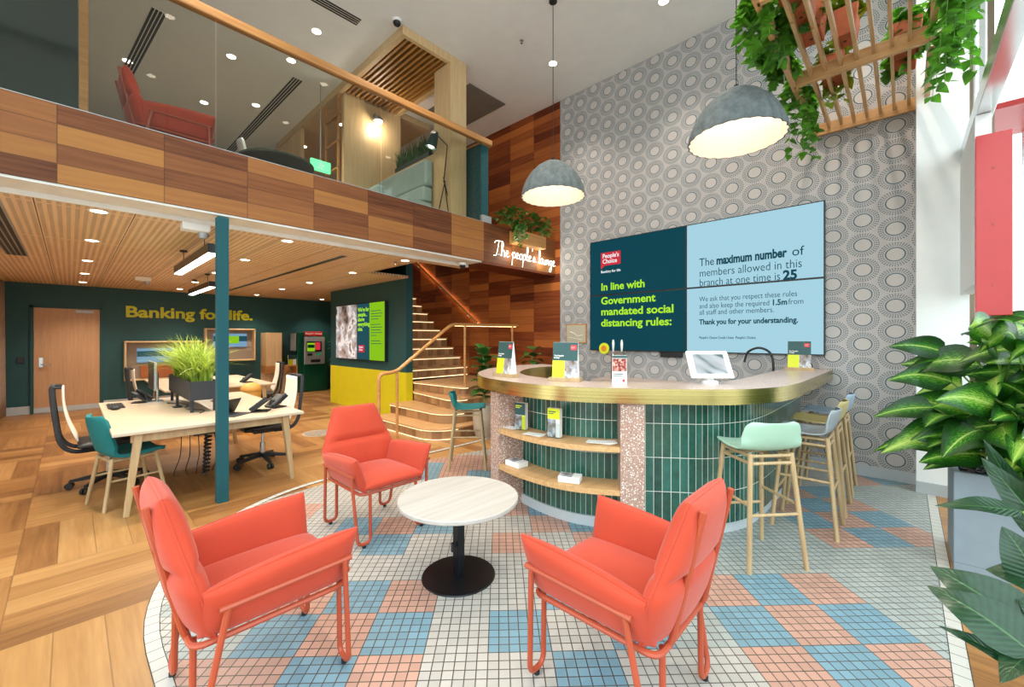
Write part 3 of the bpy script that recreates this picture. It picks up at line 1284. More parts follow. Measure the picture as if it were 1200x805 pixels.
hr = thing('handrail', 'bent timber handrail on posts beside the bottom steps', 'handrail', (0, 5.46, 0))
rp = fillet([(3.02, 0, .10), (3.02, 0, 1.0), (3.30, 0, 1.02), (4.33, 0, 1.745), (5.95, 0, 1.76)], .09, 5)
MB().tube(rp, .027, 10).build('rail', MAT['rail'], hr, smooth=True)
for xx, zb, zt in ((3.02, 0.0, .3), (3.315, 0.0, 1.02), (4.62, NZ, 1.74), (5.80, NZ, 1.75)):
    MB().cyl((xx, 0, zb), (xx, 0, zt), .021, n=10).build('post', MAT['rail'], hr, smooth=True)
MB().tube([(4.40, 0, 1.725), (5.9, 0, 1.738)], .008, 6).build('light_strip', MAT['ledbright'], hr)
hr2 = thing('handrail', 'timber handrail with a light strip fixed along the stair plank wall', 'handrail', (5.92, 0, 0))
MB().tube([(0, 6.60, 1.845), (0, 8.87, 3.395), (0, 9.7, 3.95)], .024, 10).build('rail', MAT['rail'], hr2, smooth=True)
MB().tube([(.045, 6.62, 1.815), (.045, 8.87, 3.36), (.045, 9.68, 3.91)], .007, 6).build('light_strip', MAT['ledbright'], hr2)
bk = MB()
for yy, zz in ((6.9, 2.045), (7.9, 2.73), (8.8, 3.34)):
    bk.tube([(0, yy, zz), (0, yy, zz - .06), (.075, yy, zz - .06)], .006, 6)
bk.build('bracket', MAT['steel'], hr2)

# ------------------------------------------------------------------ glass balustrade on the mezzanine
bal = thing('glass_balustrade', 'clear glass balustrade with a timber rail along the mezzanine edge', 'balustrade', (0, 4.625, 3.262))
for x0, x1 in ((-1.19, .915), (.932, 2.585), (2.600, 4.14), (4.15, 4.24)):
    MB().b2(x0, x1, -.006, .006, 0, 1.19).build('glass_panel', MAT['balglass'], bal)
MB().b2(-1.19, 4.43, -.04, .04, 1.19, 1.275).build('rail', MAT['rail'], bal, bevel=.012)
MB().b2(-1.19, 4.24, -.018, .018, 0, .012).build('channel', MAT['silver'], bal)
MB().b2(4.24, 4.43, -.02, .03, 0, .11).build('end_bracket', MAT['silver'], bal)

# ------------------------------------------------------------------ upper floor
mr = thing('meeting_room_screen', 'dark green glazed screen with a timber post on the mezzanine', 'screen', (0, 5.5, ZF2))
MB().b2(-1.15, .05, -.02, .02, 0, 2.56).build('dark_glass', M('dark_green_glass', '#20302c', 0.12, coat=.3).m, mr)
MB().b2(.055, .115, -.06, .06, 0, 2.57).build('timber_post', MAT['rail'], mr)
MB().b2(-1.15, .05, -.03, .03, 1.45, 1.50).build('crossbar', MAT['silver'], mr)

tc_ = MB()
tc_.b2(3.08, 4.20, 4.93, 4.99, 5.63, ZC - .002)
tc_.b2(3.08, 3.15, 4.99, 6.85, 5.63, ZC - .002)
tc_.b2(3.08, 4.9, 6.86, 9.95, 5.64, ZC - .002)
tc_.b2(4.13, 4.20, 4.99, 6.85, 5.63, ZC - .002)
struct('ceiling_timber', tc_, MAT['maple'])
sl = MB()
for k in range(12):
    xx = 3.19 + .081 * k
    sl.b2(xx, xx + .034, 4.992, 6.855, 5.645, 5.70)
struct('trim_5', sl, wood('dark_slat', '#9c6c35', '#bb8746', 1))
struct('ceiling_recess', MB().b2(3.15, 4.13, 4.992, 6.855, 5.71, 5.745), MAT['black'])
wl = MB()
wl.b2(3.16, 4.24, 6.86, 6.95, ZF2, 5.635)
wl.b2(3.10, 3.16, 8.6, 9.95, ZF2, 5.635)
wl.b2(3.10, 4.9, 9.95, 10.05, ZF2, 5.635)
struct('wall_booth', wl, MAT['maple'])
struct('wall_booth_pier', MB().b2(3.87, 4.175, 4.90, 5.30, 3.17, 5.628), MAT['maple'])
bs = MB()
for zz in (3.5, 3.95, 4.4, 4.85, 5.3):
    bs.b2(3.10, 3.15, 6.96, 7.5, zz, zz + .03)
bs.b2(3.10, 3.13, 6.96, 7.0, ZF2, 5.63).b2(3.10, 3.13, 7.47, 7.5, ZF2, 5.63)
tag(bs.build('display_shelf', MAT['rail']), 'narrow open timber shelf beside the upstairs booth wall', 'shelf')

lw = MB().b2(3.90, 4.0, 5.31, 6.85, ZF2 + .01, 4.40)
struct('wall_booth_low', lw, MAT['maple'])
sf = thing('booth_seat', 'pale blue upholstered booth seat behind the mezzanine glass', 'sofa', (3.5, 5.35, ZF2))
MB().b2(-.1, .37, 0.0, 1.45, 0.0, .46).build('base', MAT['sofa'], sf, bevel=.03)
MB().b2(.20, .38, 0.0, 1.45, .47, .70).build('seat_cushion', MAT['sofa'], sf, bevel=.04, segs=3)
MB().b2(.24, .39, 0.0, 1.45, .71, 1.12).build('back_cushion', MAT['sofa'], sf, bevel=.04, segs=3)
MB().b2(-.3, -.12, .5, 1.45, 0, .72).build('end_cushion', MAT['sofa'], sf, bevel=.05, segs=3)


def blades(mb, n, x0, x1, y0, y1, z0, hmin, hmax, spread, wd, rs):
    rr = random.Random(rs)
    for _ in range(n):
        bx, by = rr.uniform(x0, x1), rr.uniform(y0, y1)
        a = rr.uniform(0, 2 * PI)
        hh, sp = rr.uniform(hmin, hmax), rr.uniform(.25, 1) * spread
        dx, dy = math.cos(a), math.sin(a)
        px, py = -dy, dx
        vs, fs = [], []
        N = 6
        for k in range(N + 1):
            t = k / N
            o = sp * t ** 1.7
            zz = z0 + hh * (t - .42 * t ** 3 * (sp / max(hh, .01)))
            w = wd * (1 - t ** 2.2) + .0006
            vs += [(bx + dx * o - px * w, by + dy * o - py * w, zz), (bx + dx * o + px * w, by + dy * o + py * w, zz)]
        for k in range(N):
            fs.append((2 * k, 2 * k + 1, 2 * k + 3, 2 * k + 2))
        mb.add(vs, fs)
    return mb


sp_ = thing('planter_trough', 'planter of feathery green sedge on the upstairs booth ledge', 'planter', (3.95, 5.75, 4.402))
MB().b2(-.045, .045, -.25, .75, 0, .08).build('trough', MAT['tealdark'], sp_)
blades(MB(), 420, -.035, .035, -.24, .74, .07, .18, .36, .16, .006, 3).build('foliage', MAT['grassdark'], sp_)

fl = thing('floor_lamp', 'black tripod floor lamp with tilted grey shade upstairs', 'floor lamp', (3.82, 5.0, ZF2), PI)
MB().tube([(0, .02, .75), (-.16, -.1, 0)], .008, 6).build('leg', MAT['blackmetal'], fl)
MB().tube([(0, .0, .75), (-.12, .14, 0)], .008, 6).build('leg', MAT['blackmetal'], fl)
MB().tube([(-.02, 0, .70), (.12, .02, 0)], .008, 6).build('leg', MAT['blackmetal'], fl)
MB().tube([(0, 0, .68), (-.05, -.02, 1.22), (-.05, -.02, 1.24), (.14, .03, 1.42)], .008, 6).build('stem', MAT['blackmetal'], fl)
fl.rotation_euler = (0, 0, math.radians(133))
shd = MB().lathe([(.012, .13), (.045, .12), (.062, .05), (.078, -.05), (.085, -.12), (.080, -.12), (.058, .05), (.04, .11)], (0, 0, 0), 20)
so = shd.build('lamp_shade', MAT['tealdark'], fl, smooth=True)
so.location = (.15, .03, 1.30)
so.rotation_euler = (0, math.radians(-18), 0)
bo = MB().sphere((0, 0, -.07), .055, 12, 8).build('bulb', MAT['lampglow'], so, smooth=True)

wlm = thing('wall_lamp', 'round brass wall lamp glowing on the upstairs timber wall', 'wall lamp', (3.72, 6.86, 5.33))
MB().lathe([(.05, 0), (.05, .02)], (0, 0, 0), 16).build('mount', MAT['steel'], wlm).matrix_basis = Matrix.Translation((0, -.02, .12)) @ Matrix.Rotation(PI / 2, 4, 'X')
MB().tube([(0, -.03, .12), (0, -.10, .13), (0, -.12, .08)], .008, 6).build('arm', MAT['steel'], wlm)
ws = MB().lathe([(.02, .09), (.06, .06), (.085, 0), (.08, 0), (.05, .05)], (0, -.12, 0), 18).build('lamp_shade', MAT['silver'], wlm, smooth=True)
MB().sphere((0, -.12, 0), .06, 12, 8).build('bulb', MAT['lampglow'], wlm, smooth=True)
pl_ = bpy.data.lights.new('wall_lamp_light', 'POINT')
pl_.energy = 12
pl_.color = WARM
pl_.shadow_soft_size = .06
plo = bpy.data.objects.new('light', pl_)
COL.objects.link(plo)
plo.parent = wlm
plo.location = (0, -.16, -.10)

rt = thing('round_table', 'low round dark table upstairs behind the glass', 'table', (1.63, 5.24, ZF2))
MB().lathe([(0.0, .33), (.36, .33), (.385, .345), (.385, .365), (.37, .375), (0, .375)], (0, 0, 0), 36).build('tabletop', MAT['darkseat'], rt, smooth=True)
MB().cyl((0, 0, .02), (0, 0, .33), .04).build('pedestal', MAT['blackmetal'], rt, smooth=True)
MB().cyl((0, 0, 0), (0, 0, .02), .22, n=28).build('base', MAT['blackmetal'], rt, smooth=True)
ex = thing('exit_sign', 'small green running-man exit sign upstairs', 'exit sign', (2.87, 7.10, 4.30))
MB().b2(-.16, .16, -.02, .02, 0, .18).build('light_box', MAT['exit'], ex)
MB().sphere((.0, -.025, .14), .016, 8, 6).beam((0, -.025, .12), (-.02, -.025, .07), .022).beam((-.02, -.025, .07), (.04, -.025, .02), .014).beam((-.02, -.025, .07), (-.06, -.025, .04), .014).beam((0, -.025, .11), (.05, -.025, .085), .01).build('pictogram', MAT['scr_white'], ex)
MB().b2(-.006, .006, -.006, .006, .18, 1.449).build('hanger', MAT['silver'], ex)

# ------------------------------------------------------------------ downlights, vents and other ceiling fittings
ORD = ['nearest', 'second', 'third', 'fourth', 'fifth', 'sixth', 'seventh', 'eighth']


def downlight(x, y, z, label, group, power, r=.055, ang=112):
    t = thing('downlight', ' '.join(label.split()[:16]), 'downlight', (x, y, z), 0, group)
    MB().lathe([(r * 1.25, 0), (r * 1.25, -.006), (r * .98, -.006), (r * .98, 0)], (0, 0, 0), 20).build('ring', MAT['whiteplastic'], t, smooth=True)
    MB().cyl((0, 0, -.0045), (0, 0, -.001), r * .97, n=20).build('lens', MAT['lampglow'], t)
    l = bpy.data.lights.new('downlight_beam', 'SPOT')
    l.energy = power
    l.color = WARM
    l.spot_size = math.radians(ang)
    l.spot_blend = .8
    l.shadow_soft_size = .05
    o = bpy.data.objects.new('beam', l)
    COL.objects.link(o)
    o.parent = t
    o.location = (0, 0, -.02)
    return t


for row, xs, ys in (('left', .17, (5.08, 6.66, 8.45, 10.17, 11.76)), ('middle', 1.685, (5.08, 6.74, 8.45, 10.14, 11.81)), ('right', 3.26, (5.16, 6.76, 8.6, 10.16, 12.0))):
    for k, yy in enumerate(ys):
        downlight(xs, yy, ZL, '%s downlight from the white beam, %s row of the perforated timber ceiling' % (ORD[k], row), 'downlights in the timber ceiling', SPOT_LOW)
downlight(4.9, 12.03, ZL, 'downlight in the timber ceiling above the cash machine corner', 'downlights in the timber ceiling', SPOT_LOW)
for x, y, lb in ((2.33, 5.90, 'near the long ceiling vent above the timber rail'), (1.66, 7.36, 'seen through the glass, upper left of a pair'), (2.31, 6.80, 'seen through the glass just below the timber rail'),
                 (1.65, 9.15, 'lower one seen through the glass right of the red armchair'), (2.315, 8.57, 'beside the diagonal slot vent upstairs'), (.60, 8.63, 'just above the red armchair upstairs'),
                 (5.10, 3.94, 'behind the cord of the smaller-looking pendant'), (5.11, 2.20, 'near the top edge above the papered wall')):
    downlight(x, y, ZC, 'recessed downlight in the high ceiling ' + lb, 'downlights in the high ceiling', SPOT_HIGH, .06, 100)
for x, y in ((3.6, 7.9), (3.45, 9.4)):
    downlight(x, y, 5.638, 'downlight in the timber booth soffit, %s one' % ('nearer' if y < 8 else 'farther'), 'downlights in the booth soffit', 30)
# the rest of the high ceiling's downlights, over the seating
for x, y in ((2.9, 2.2), (2.9, .4), (.9, 2.2), (.9, .4), (.9, 3.8), (2.9, 3.9), (5.1, .45)):
    downlight(x, y, ZC, 'recessed downlight in the high ceiling over the coral chairs', 'downlights over the lounge', SPOT_HIGH, .06, 100)


def slot_vent(x0, y0, x1, y1, z, label, n=4, w=.028, gap=.04):
    t = thing('slot_vent', label, 'vent', (x0, y0, z))
    L = math.hypot(x1 - x0, y1 - y0)
    t.rotation_euler = (0, 0, math.atan2(y1 - y0, x1 - x0))
    MB().b2(0, L, -gap * n / 2 - .01, gap * n / 2 + .01, -.004, -.0005).build('frame', MAT['ceil'] if z > 4 else MAT['silver'], t)
    for k in range(n):
        yy = (k - (n - 1) / 2) * gap
        MB().b2(.005, L - .005, yy - w / 2, yy + w / 2, -.006, -.004).build('slot', MAT['black'], t)
    return t


slot_vent(.79, 7.0, .62, 9.1, ZC, 'black slot vent in the high ceiling above the red armchair')
slot_vent(2.55, 7.2, 2.48, 11.2, ZC, 'long black slot vent upstairs left of the booth')
slot_vent(1.6, 5.34, 2.66, 5.32, ZC, 'black slot vent in the high ceiling near the top edge')
slot_vent(-.48, 5.0, -.48, 8.55, ZL, 'black slot vent in the timber ceiling at the far left', 4, .03, .045)
slot_vent(2.52, 5.45, 2.52, 11.4, ZL, 'single long grey slot in the timber ceiling', 1, .07, .07)
tag(MB().b2(4.55, 5.40, 5.25, 6.5, ZC - .012, ZC - .001).build('ceiling_panel', plain('grey_mesh_panel', '#7d7873', .8)), 'grey square air panel in the high ceiling by the plank wall', 'vent')


def dome(name, label, cat, loc, r):
    t = thing(name, label, cat, loc)
    MB().cyl((0, 0, -.035), (0, 0, -.001), r * 1.15, r * 1.25, 20).build('base', MAT['whiteplastic'], t, smooth=True)
    MB().sphere((0, 0, -.04), (r, r, r), 16, 10).build('lens_dome', MAT['black'], t, smooth=True)
    return t


dome('security_camera', 'dome security camera on the high ceiling above the timber canopy', 'camera', (2.98, 4.91, ZC), .05)
dome('security_camera', 'small dome security camera under the end of the white beam', 'camera', (4.00, 4.78, 2.635), .045)
for x, y, z, lb in ((4.40, 3.96, ZC, 'small sprinkler head on the high ceiling beside the pendant cord'), (3.22, 5.35, ZL, 'small sprinkler head in the timber ceiling near the stair')):
    t = thing('sprinkler', lb, 'sprinkler', (x, y, z))
    MB().cyl((0, 0, -.006), (0, 0, -.001), .025).build('plate', MAT['steel'], t)
    MB().cyl((0, 0, -.04), (0, 0, -.006), .008).cyl((0, 0, -.045), (0, 0, -.04), .016).build('head', MAT['steel'], t)
for x, y, lb in ((.84, 4.98, 'white boxy motion sensor beside the top of the teal column'), (.91, 10.0, 'white ceiling unit on the timber ceiling in front of the yellow lettering')):
    t = thing('ceiling_unit', lb, 'ceiling fitting', (x, y, ZL))
    MB().b2(-.12, .10, -.07, .07, -.075, -.001).build('box', MAT['whiteplastic'], t, bevel=.012)
    MB().cyl((.05, 0, -.13), (.05, 0, -.075), .035, .045, 14).build('sensor', MAT['silver'], t, smooth=True)


def linear_lamp(x, y0, y1, label):
    t = thing('linear_pendant', label, 'pendant lamp', (x, (y0 + y1) / 2, 2.36))
    h = (y1 - y0) / 2
    MB().b2(-.045, .045, -h, h, .008, .10).build('housing', MAT['blackmetal'], t)
    MB().b2(-.038, .038, -h + .02, h - .02, -.004, .008).build('diffuser', MAT['tubeglow'], t)
    for yy in (-h * .6, h * .6):
        MB().cyl((0, yy, .10), (0, yy, ZL - 2.36 - .02), .004, n=6).cyl((0, yy, ZL - 2.36 - .02), (0, yy, ZL - 2.36), .04, n=12).build('cord', MAT['black'], t)
    l = bpy.data.lights.new('linear_light', 'AREA')
    l.shape = 'RECTANGLE'
    l.size, l.size_y = .07, 2 * h
    l.energy = LINEAR_W
    l.color = (1, .9, .76)
    o = bpy.data.objects.new('light', l)
    COL.objects.link(o)
    o.parent = t
    o.location = (0, 0, -.012)


linear_lamp(.98, 5.02, 7.0, 'black linear pendant lamp above the nearer desk, behind the teal column')
linear_lamp(1.62, 8.35, 10.15, 'farther black linear pendant lamp above the second desk')
# ------------------------------------------------------------------ coral armchairs
TR = .0125


def make_armchair(label, group):
    t = thing('armchair', label, 'armchair', (0, 0, 0), 0, group)
    loop = fillet([(.285, .265, .385), (-.285, .265, .385), (-.285, -.265, .385), (.285, -.265, .385)], .05, 5, closed=True)
    MB().tube(loop, TR, 8, closed=True).build('seat_frame', MAT['corallegs'], t, smooth=True)
    for s in (-1, 1):
        MB().tube([(.285, s * .322, .528), (-.215, s * .322, .520)], TR, 8).build('arm_tube', MAT['corallegs'], t, smooth=True)
        for xi, xf in ((.255, .29), (-.185, -.275)):
            pts = fillet([(xi, s * .322, .524), (xf, s * .290, .030), (xf, s * .195, .030), (xf * .985, s * .195, .385)], .05, 6)
            lg = MB().tube(pts, TR, 8).build('leg', MAT['corallegs'], t, smooth=True)
            MB().cyl((xf, s * .243, 0.0), (xf, s * .243, .021), .014, n=10).build('glide', MAT['black'], lg)
        MB().tube(fillet([(-.283, s * .165, .375), (-.300, s * .165, .42), (-.405, s * .160, .905)], .03), TR, 8).build('back_tube', MAT['corallegs'], t, smooth=True)

        def arm(u, v, s=s):
            x = .300 - .565 * u + (.012 * v if u < .5 else 0)
            zt = .648 - .055 * u + .012 * math.sin(PI * u)
            z = .402 + (zt - .402) * v
            y = s * (.232 + (.085 - .012 * u) * v)
            return (x, y, z)
        ap = MB().pad(arm, .045, 14, 12, 5.0, .16).build('arm_pad', MAT['coral'], t, smooth=True, angle=50)
        MB().tube([arm(1 - k / 10, 1) for k in range(11)] + [arm(0, 1 - k / 6) for k in range(1, 7)], .0055, 5).build('piping', MAT['coral'], ap, smooth=True)

    def seat(u, v):
        x = -.25 + .565 * u
        y = (-.245 + .49 * v)
        return (x, y, .432 + .022 * math.sin(PI * min(1, u * 1.0)) * math.sin(PI * v) - .012 * (1 - u))
    MB().pad(seat, .047, 14, 14, 6.0, .22).build('seat_cushion', MAT['coral'], t, smooth=True, angle=50)

    def back(u, v):
        w = .262 + .052 * min(1, v / .38) if v < .38 else .314 - .132 * ((v - .38) / .62) ** .95
        y = (2 * u - 1) * w
        x = -.250 - .112 * v + .035 * (2 * u - 1) ** 2 * (1 - v) ** 1.2
        z = .395 + .535 * v
        return (x, y, z)
    MB().pad(back, lambda u, v: .058 * (1 - .38 * math.exp(-((v - .50) / .035) ** 2)), 16, 30, 5.0, .14).build('back_cushion', MAT['coral'], t, smooth=True, angle=50)
    # raised piping along the back cushion's outline
    rim = [back(0, v / 12) for v in range(13)] + [back(u / 6, 1) for u in range(1, 7)] + [back(1, 1 - v / 12) for v in range(1, 13)]
    MB().tube(rim, .0055, 5).build('piping', MAT['coral'], t, smooth=True)
    return t


GA = 'coral armchairs around the round table'
ac = make_armchair('coral armchair at the front left, its back to the wood floor, facing right', GA)
ac.location = (.59, 2.15, 0)
dup(ac, (1.70, 3.13, 0), -PI / 2, 'coral armchair farthest back, facing the camera beside the stair', GA)
dup(ac, (1.69, .92, 0), PI / 2, 'coral armchair at the front right, its tubed back toward the camera', GA)
dup(ac, (.72, 5.52, ZF2), 0.0, 'red armchair upstairs behind the mezzanine glass')
bpy.context.view_layer.update()

ct = thing('coffee_table', 'round white table on a black disc base between the coral armchairs', 'table', (1.705, 2.075, 0))
MB().lathe([(0, .485), (.375, .485), (.380, .490), (.380, .508), (.376, .512), (0, .512)], (0, 0, 0), 56).build('tabletop', wood('white_laminate', '#aca59e', '#c3beb9', 0, .5, .35), ct, smooth=True)
MB().b2(-.027, .027, -.027, .027, .012, .484).build('column', MAT['blackmetal'], ct, bevel=.004)
MB().lathe([(0, 0), (.232, 0), (.234, .006), (.230, .012), (0, .014)], (0, 0, 0), 48).build('base', MAT['blackmetal'], ct, smooth=True)
MB().b2(-.05, -.027, -.012, .012, .20, .225).b2(-.055, -.045, -.01, .01, .17, .225).build('lever', MAT['black'], ct)

# ------------------------------------------------------------------ curved reception bar
BARH = 1.157
ctrl = [(6.0, .600), (5.2, .602), (4.5, .606), (4.05, .615), (3.68, .661), (3.42, .757), (3.17, .919), (2.97, 1.167), (2.78, 1.428), (2.622, 1.677),
        (2.535, 1.90), (2.505, 2.153), (2.525, 2.45), (2.61, 2.78), (2.76, 3.05), (2.98, 3.30), (3.337, 3.55), (3.75, 3.72), (4.15, 3.76), (4.55, 3.66)]
raw = smooth_path([(p[0], p[1], 0) for p in ctrl], 14)
BP, BS = [raw[0]], [0.0]
STEP = .03
acc = 0.0
for p, q in zip(raw[:-1], raw[1:]):
    d = (q - p).length
    while BS[-1] + STEP <= acc + d:
        t = (BS[-1] + STEP - acc) / d
        BP.append(p.lerp(q, t))
        BS.append(BS[-1] + STEP)
    acc += d
BN = []
for i in range(len(BP)):
    d = (BP[min(i + 3, len(BP) - 1)] - BP[max(i - 3, 0)]).normalized()
    BN.append(Vector((d.y, -d.x, 0)))
BL = BS[-1]


def bpos(s, off, z=0.0):
    k = min(max(s / STEP, 0), len(BP) - 1.001)
    i = int(k)
    f = k - i
    p = BP[i].lerp(BP[i + 1], f)
    n = BN[i].lerp(BN[i + 1], f).normalized()
    return Vector((p.x + n.x * off, p.y + n.y * off, z))


def bang(s):
    """direction the bar front faces at s (outwards)"""
    k = int(min(max(s / STEP, 0), len(BP) - 1))
    return math.atan2(-BN[k].y, -BN[k].x)


def bnear(x, y):
    return BS[min(range(len(BP)), key=lambda i: (BP[i].x - x) ** 2 + (BP[i].y - y) ** 2)]


def band(s0, s1, o0, o1, z0, z1, mb=None):
    mb = mb or MB()
    n = max(2, int((s1 - s0) / STEP))
    vs, us, fs = [], [], []
    for i in range(n + 1):
        s = s0 + (s1 - s0) * i / n
        a, b = bpos(s, o0), bpos(s, o1)
        vs += [(a.x, a.y, z0), (a.x, a.y, z1), (b.x, b.y, z1), (b.x, b.y, z0)]
        us += [(s, z0), (s, z1), (s, z1), (s, z0)]
    for i in range(n):
        a, b = 4 * i, 4 * i + 4
        for k in range(4):
            k2 = (k + 1) % 4
            fs.append((a + k, b + k, b + k2, a + k2))
    fs += [(0, 1, 2, 3), (4 * n + 3, 4 * n + 2, 4 * n + 1, 4 * n)]
    return mb.add(vs, fs, 0, us)


sR = bnear(2.78, 1.43)          # right terrazzo pier
sL = bnear(2.585, 2.72)         # left terrazzo pier
bar = thing('reception_bar', 'curved green-tiled welcome bar with a brass-edged terrazzo counter', 'bar counter', (0, 0, 0))
s0b = .006
band(s0b, BL, .006, .44, 1.105, BARH).build('countertop', MAT['terrazzo_top'], bar, smooth=True)
band(s0b, BL, .0, .006, 1.045, BARH - .002).build('brass_edge', MAT['brass'], bar, smooth=True)
band(bnear(5.2, .6), BL, .44, .447, .99, BARH - .002).build('brass_lining', MAT['brass'], bar, smooth=True)
band(s0b, BL, .02, .43, 1.05, 1.104).build('underside', MAT['oak'], bar, smooth=True)
band(.35, sR - .095, .25, .42, .085, 1.049).build('tile_front', MAT['greentile'], bar, smooth=True)
band(sR - .094, sR + .08, .055, .42, 0, 1.049).build('terrazzo_pier', MAT['terrazzo'], bar, smooth=True)
band(sR + .081, sL - .081, .32, .42, .085, 1.049).build('tile_recess', MAT['greentile'], bar, smooth=True)
band(sL - .08, sL + .09, .055, .42, 0, 1.049).build('terrazzo_pier', MAT['terrazzo'], bar, smooth=True)
band(sL + .091, BL - .03, .25, .42, .085, 1.049).build('tile_front', MAT['greentile'], bar, smooth=True)
band(sR + .081, sL - .081, .06, .318, .672, .712).build('shelf', MAT['oak'], bar, smooth=True)
band(sR + .081, sL - .081, .06, .318, .352, .392).build('shelf', MAT['oak'], bar, smooth=True)
band(.35, sR - .095, .265, .40, 0, .085).build('kickplate', MAT['skirt'], bar, smooth=True)
band(sR + .081, sL - .081, .30, .40, 0, .085).build('kickplate', MAT['skirt'], bar, smooth=True)
band(sR + .082, sL - .082, .30, .306, 1.03, 1.04).build('light_strip', MAT['ledglow'], bar)

bb = thing('back_bench', 'low timber bench unit along the papered wall behind the bar', 'cabinet', (5.72, 2.3, 0))
MB().b2(-.26, .262, -1.15, 1.15, .08, .86).build('carcass', MAT['oaky'], bb)
MB().b2(-.29, .262, -1.17, 1.17, .86, .90).build('worktop', MAT['terrazzo_top'], bb)
for yy in (-.86, -.29, .29, .86):
    dr = MB().b2(-.281, -.261, yy - .275, yy + .275, .11, .84).build('door', MAT['oaky'], bb)
    MB().b2(-.30, -.282, yy - .1, yy + .1, .76, .775).build('handle', MAT['brass'], dr)

tp = thing('tap', 'black gooseneck tap standing behind the bar, left of the right-hand sign', 'tap', (5.44, 1.22, .90))
# the tap stands on a small sink shelf fixed to the bar's inner side
pth = smooth_path([(0, -.19, .0), (0, -.19, .33), (0, -.155, .455), (0, -.045, .505), (0, .065, .455), (0, .10, .36), (0, .10, .33)], 6)
tp.rotation_euler = (0, 0, 0)
MB().tube(pth, .013, 10).build('spout', MAT['black'], tp, smooth=True)
MB().cyl((0, -.19, 0), (0, -.19, .05), .024).tube([(0, -.19, .04), (-.06, -.19, .06)], .007, 6).build('base', MAT['black'], tp, smooth=True)
tp.location = (5.50, 1.28, .90)

# ------------------------------------------------------------------ printed signs and papers on the bar


def poster(parent, w, h, R, o, textsize=.012):
    """printed face in the plane R (cols right, up, normal) with lower-left corner o"""
    def rect(name, m, x0, x1, y0, y1, d=.0012):
        mb = MB()
        c = [(x0, y0), (x1, y0), (x1, y1), (x0, y1)]
        mb.add([Vector(o) + R @ Vector((a * w, b * h, d)) for a, b in c] + [Vector(o) + R @ Vector((a * w, b * h, d - .001)) for a, b in c],
               [(0, 1, 2, 3), (7, 6, 5, 4), (0, 4, 5, 1), (1, 5, 6, 2), (2, 6, 7, 3), (3, 7, 4, 0)])
        return mb.build(name, m, parent)
    rect('printed_header', MAT['green_print'], 0, 1, .48, 1)
    rect('printed_block', MAT['lime'], 0, .5, 0, .48)
    rect('printed_photo', MAT['print_photo'], .5, 1, 0, .48)
    rect('printed_logo', MAT['logored'], .72, .95, .78, .92, .002)
    text('printed_text', "The People's\nLounge", h * .055, MAT['paper'], Vector(o) + R @ Vector((.06 * w, .60 * h, .002)), R, parent, ext=.0003, bold=.0006)
    text('printed_text', "People's\nChoice", h * .035, MAT['paper'], Vector(o) + R @ Vector((.74 * w, .86 * h, .0026)), R, parent, ext=.0003)


def table_sign(loc, rz, label):
    t = thing('sign_holder', label, 'sign', loc, rz)
    MB().b2(-.05, .05, -.135, .135, 0, .032).build('wooden_base', MAT['ash'], t, bevel=.002)
    # wedge: front face leans back
    w, h = .215, .295
    f = [(.030, -w / 2, .032), (.030, w / 2, .032), (-.006, w / 2, .032 + h), (-.006, -w / 2, .032 + h)]
    b = [(-.045, -w / 2, .032), (-.045, w / 2, .032), (-.010, w / 2, .032 + h), (-.010, -w / 2, .032 + h)]
    MB().add(f + b, [(0, 1, 2, 3), (7, 6, 5, 4), (0, 4, 5, 1), (1, 5, 6, 2), (2, 6, 7, 3), (3, 7, 4, 0)]).build('wedge', MAT['whiteplastic'], t)
    up = (Vector((-.006, 0, h)) - Vector((.030, 0, 0))).normalized()
    rt_ = Vector((0, 1, 0))
    n = rt_.cross(up)
    R = Matrix((rt_, up, n)).transposed()
    poster(t, w, h, R, (.0312, -w / 2, .033))
    return t


table_sign((2.80, 2.72, BARH), math.radians(172), 'green and yellow lounge sign at the left end of the bar top')
table_sign((2.85, 2.07, BARH), math.radians(199), 'green and yellow lounge sign on the bar in front of the wallpaper edge')
table_sign((5.62, .86, BARH), math.radians(188), 'green and yellow lounge sign at the wall end of the bar')

fly = thing('flyer_stand', 'white flyer stand with a red food photo on the bar', 'flyer stand', (2.98, 1.64, BARH), math.radians(208))
MB().add([(.03, -.055, 0), (.03, .055, 0), (-.01, .055, .225), (-.01, -.055, .225), (-.04, -.055, 0), (-.04, .055, 0), (-.013, .055, .225), (-.013, -.055, .225)],
         [(0, 1, 2, 3), (7, 6, 5, 4), (0, 4, 5, 1), (1, 5, 6, 2), (2, 6, 7, 3), (3, 7, 4, 0)]).build('card', MAT['paper'], fly)
mfood = M('food_print', '#8a2f26', .5)
vv = mfood.coord('Object')
mfood.color(mfood.ramp(mfood.noise(vv, 45, 3), [(.35, '#2c1512'), (.5, '#a33a30'), (.62, '#e3b4a2')]))


def lean(x, z0, z1, y0, y1, d=.0015):
    def P(y, z):
        return (.03 - .04 * z / .225 + d, y, z)
    return [P(y0, z0), P(y1, z0), P(y1, z1), P(y0, z1)]


for nm, m, a in (('printed_photo', mfood.m, (.10, .20, -.052, .052)), ('printed_band', MAT['green_print'], (.203, .223, -.055, .055)), ('printed_logo', MAT['logored'], (.018, .040, .022, .042))):
    MB().add(lean(0, a[0], a[1], a[2], a[3]), [(0, 1, 2, 3)]).build(nm, m, fly)
MB().add(lean(0, .075, .082, -.045, .03), [(0, 1, 2, 3)]).add(lean(0, .060, .066, -.045, .02), [(0, 1, 2, 3)]).build('printed_text', MAT['green_print'], fly)

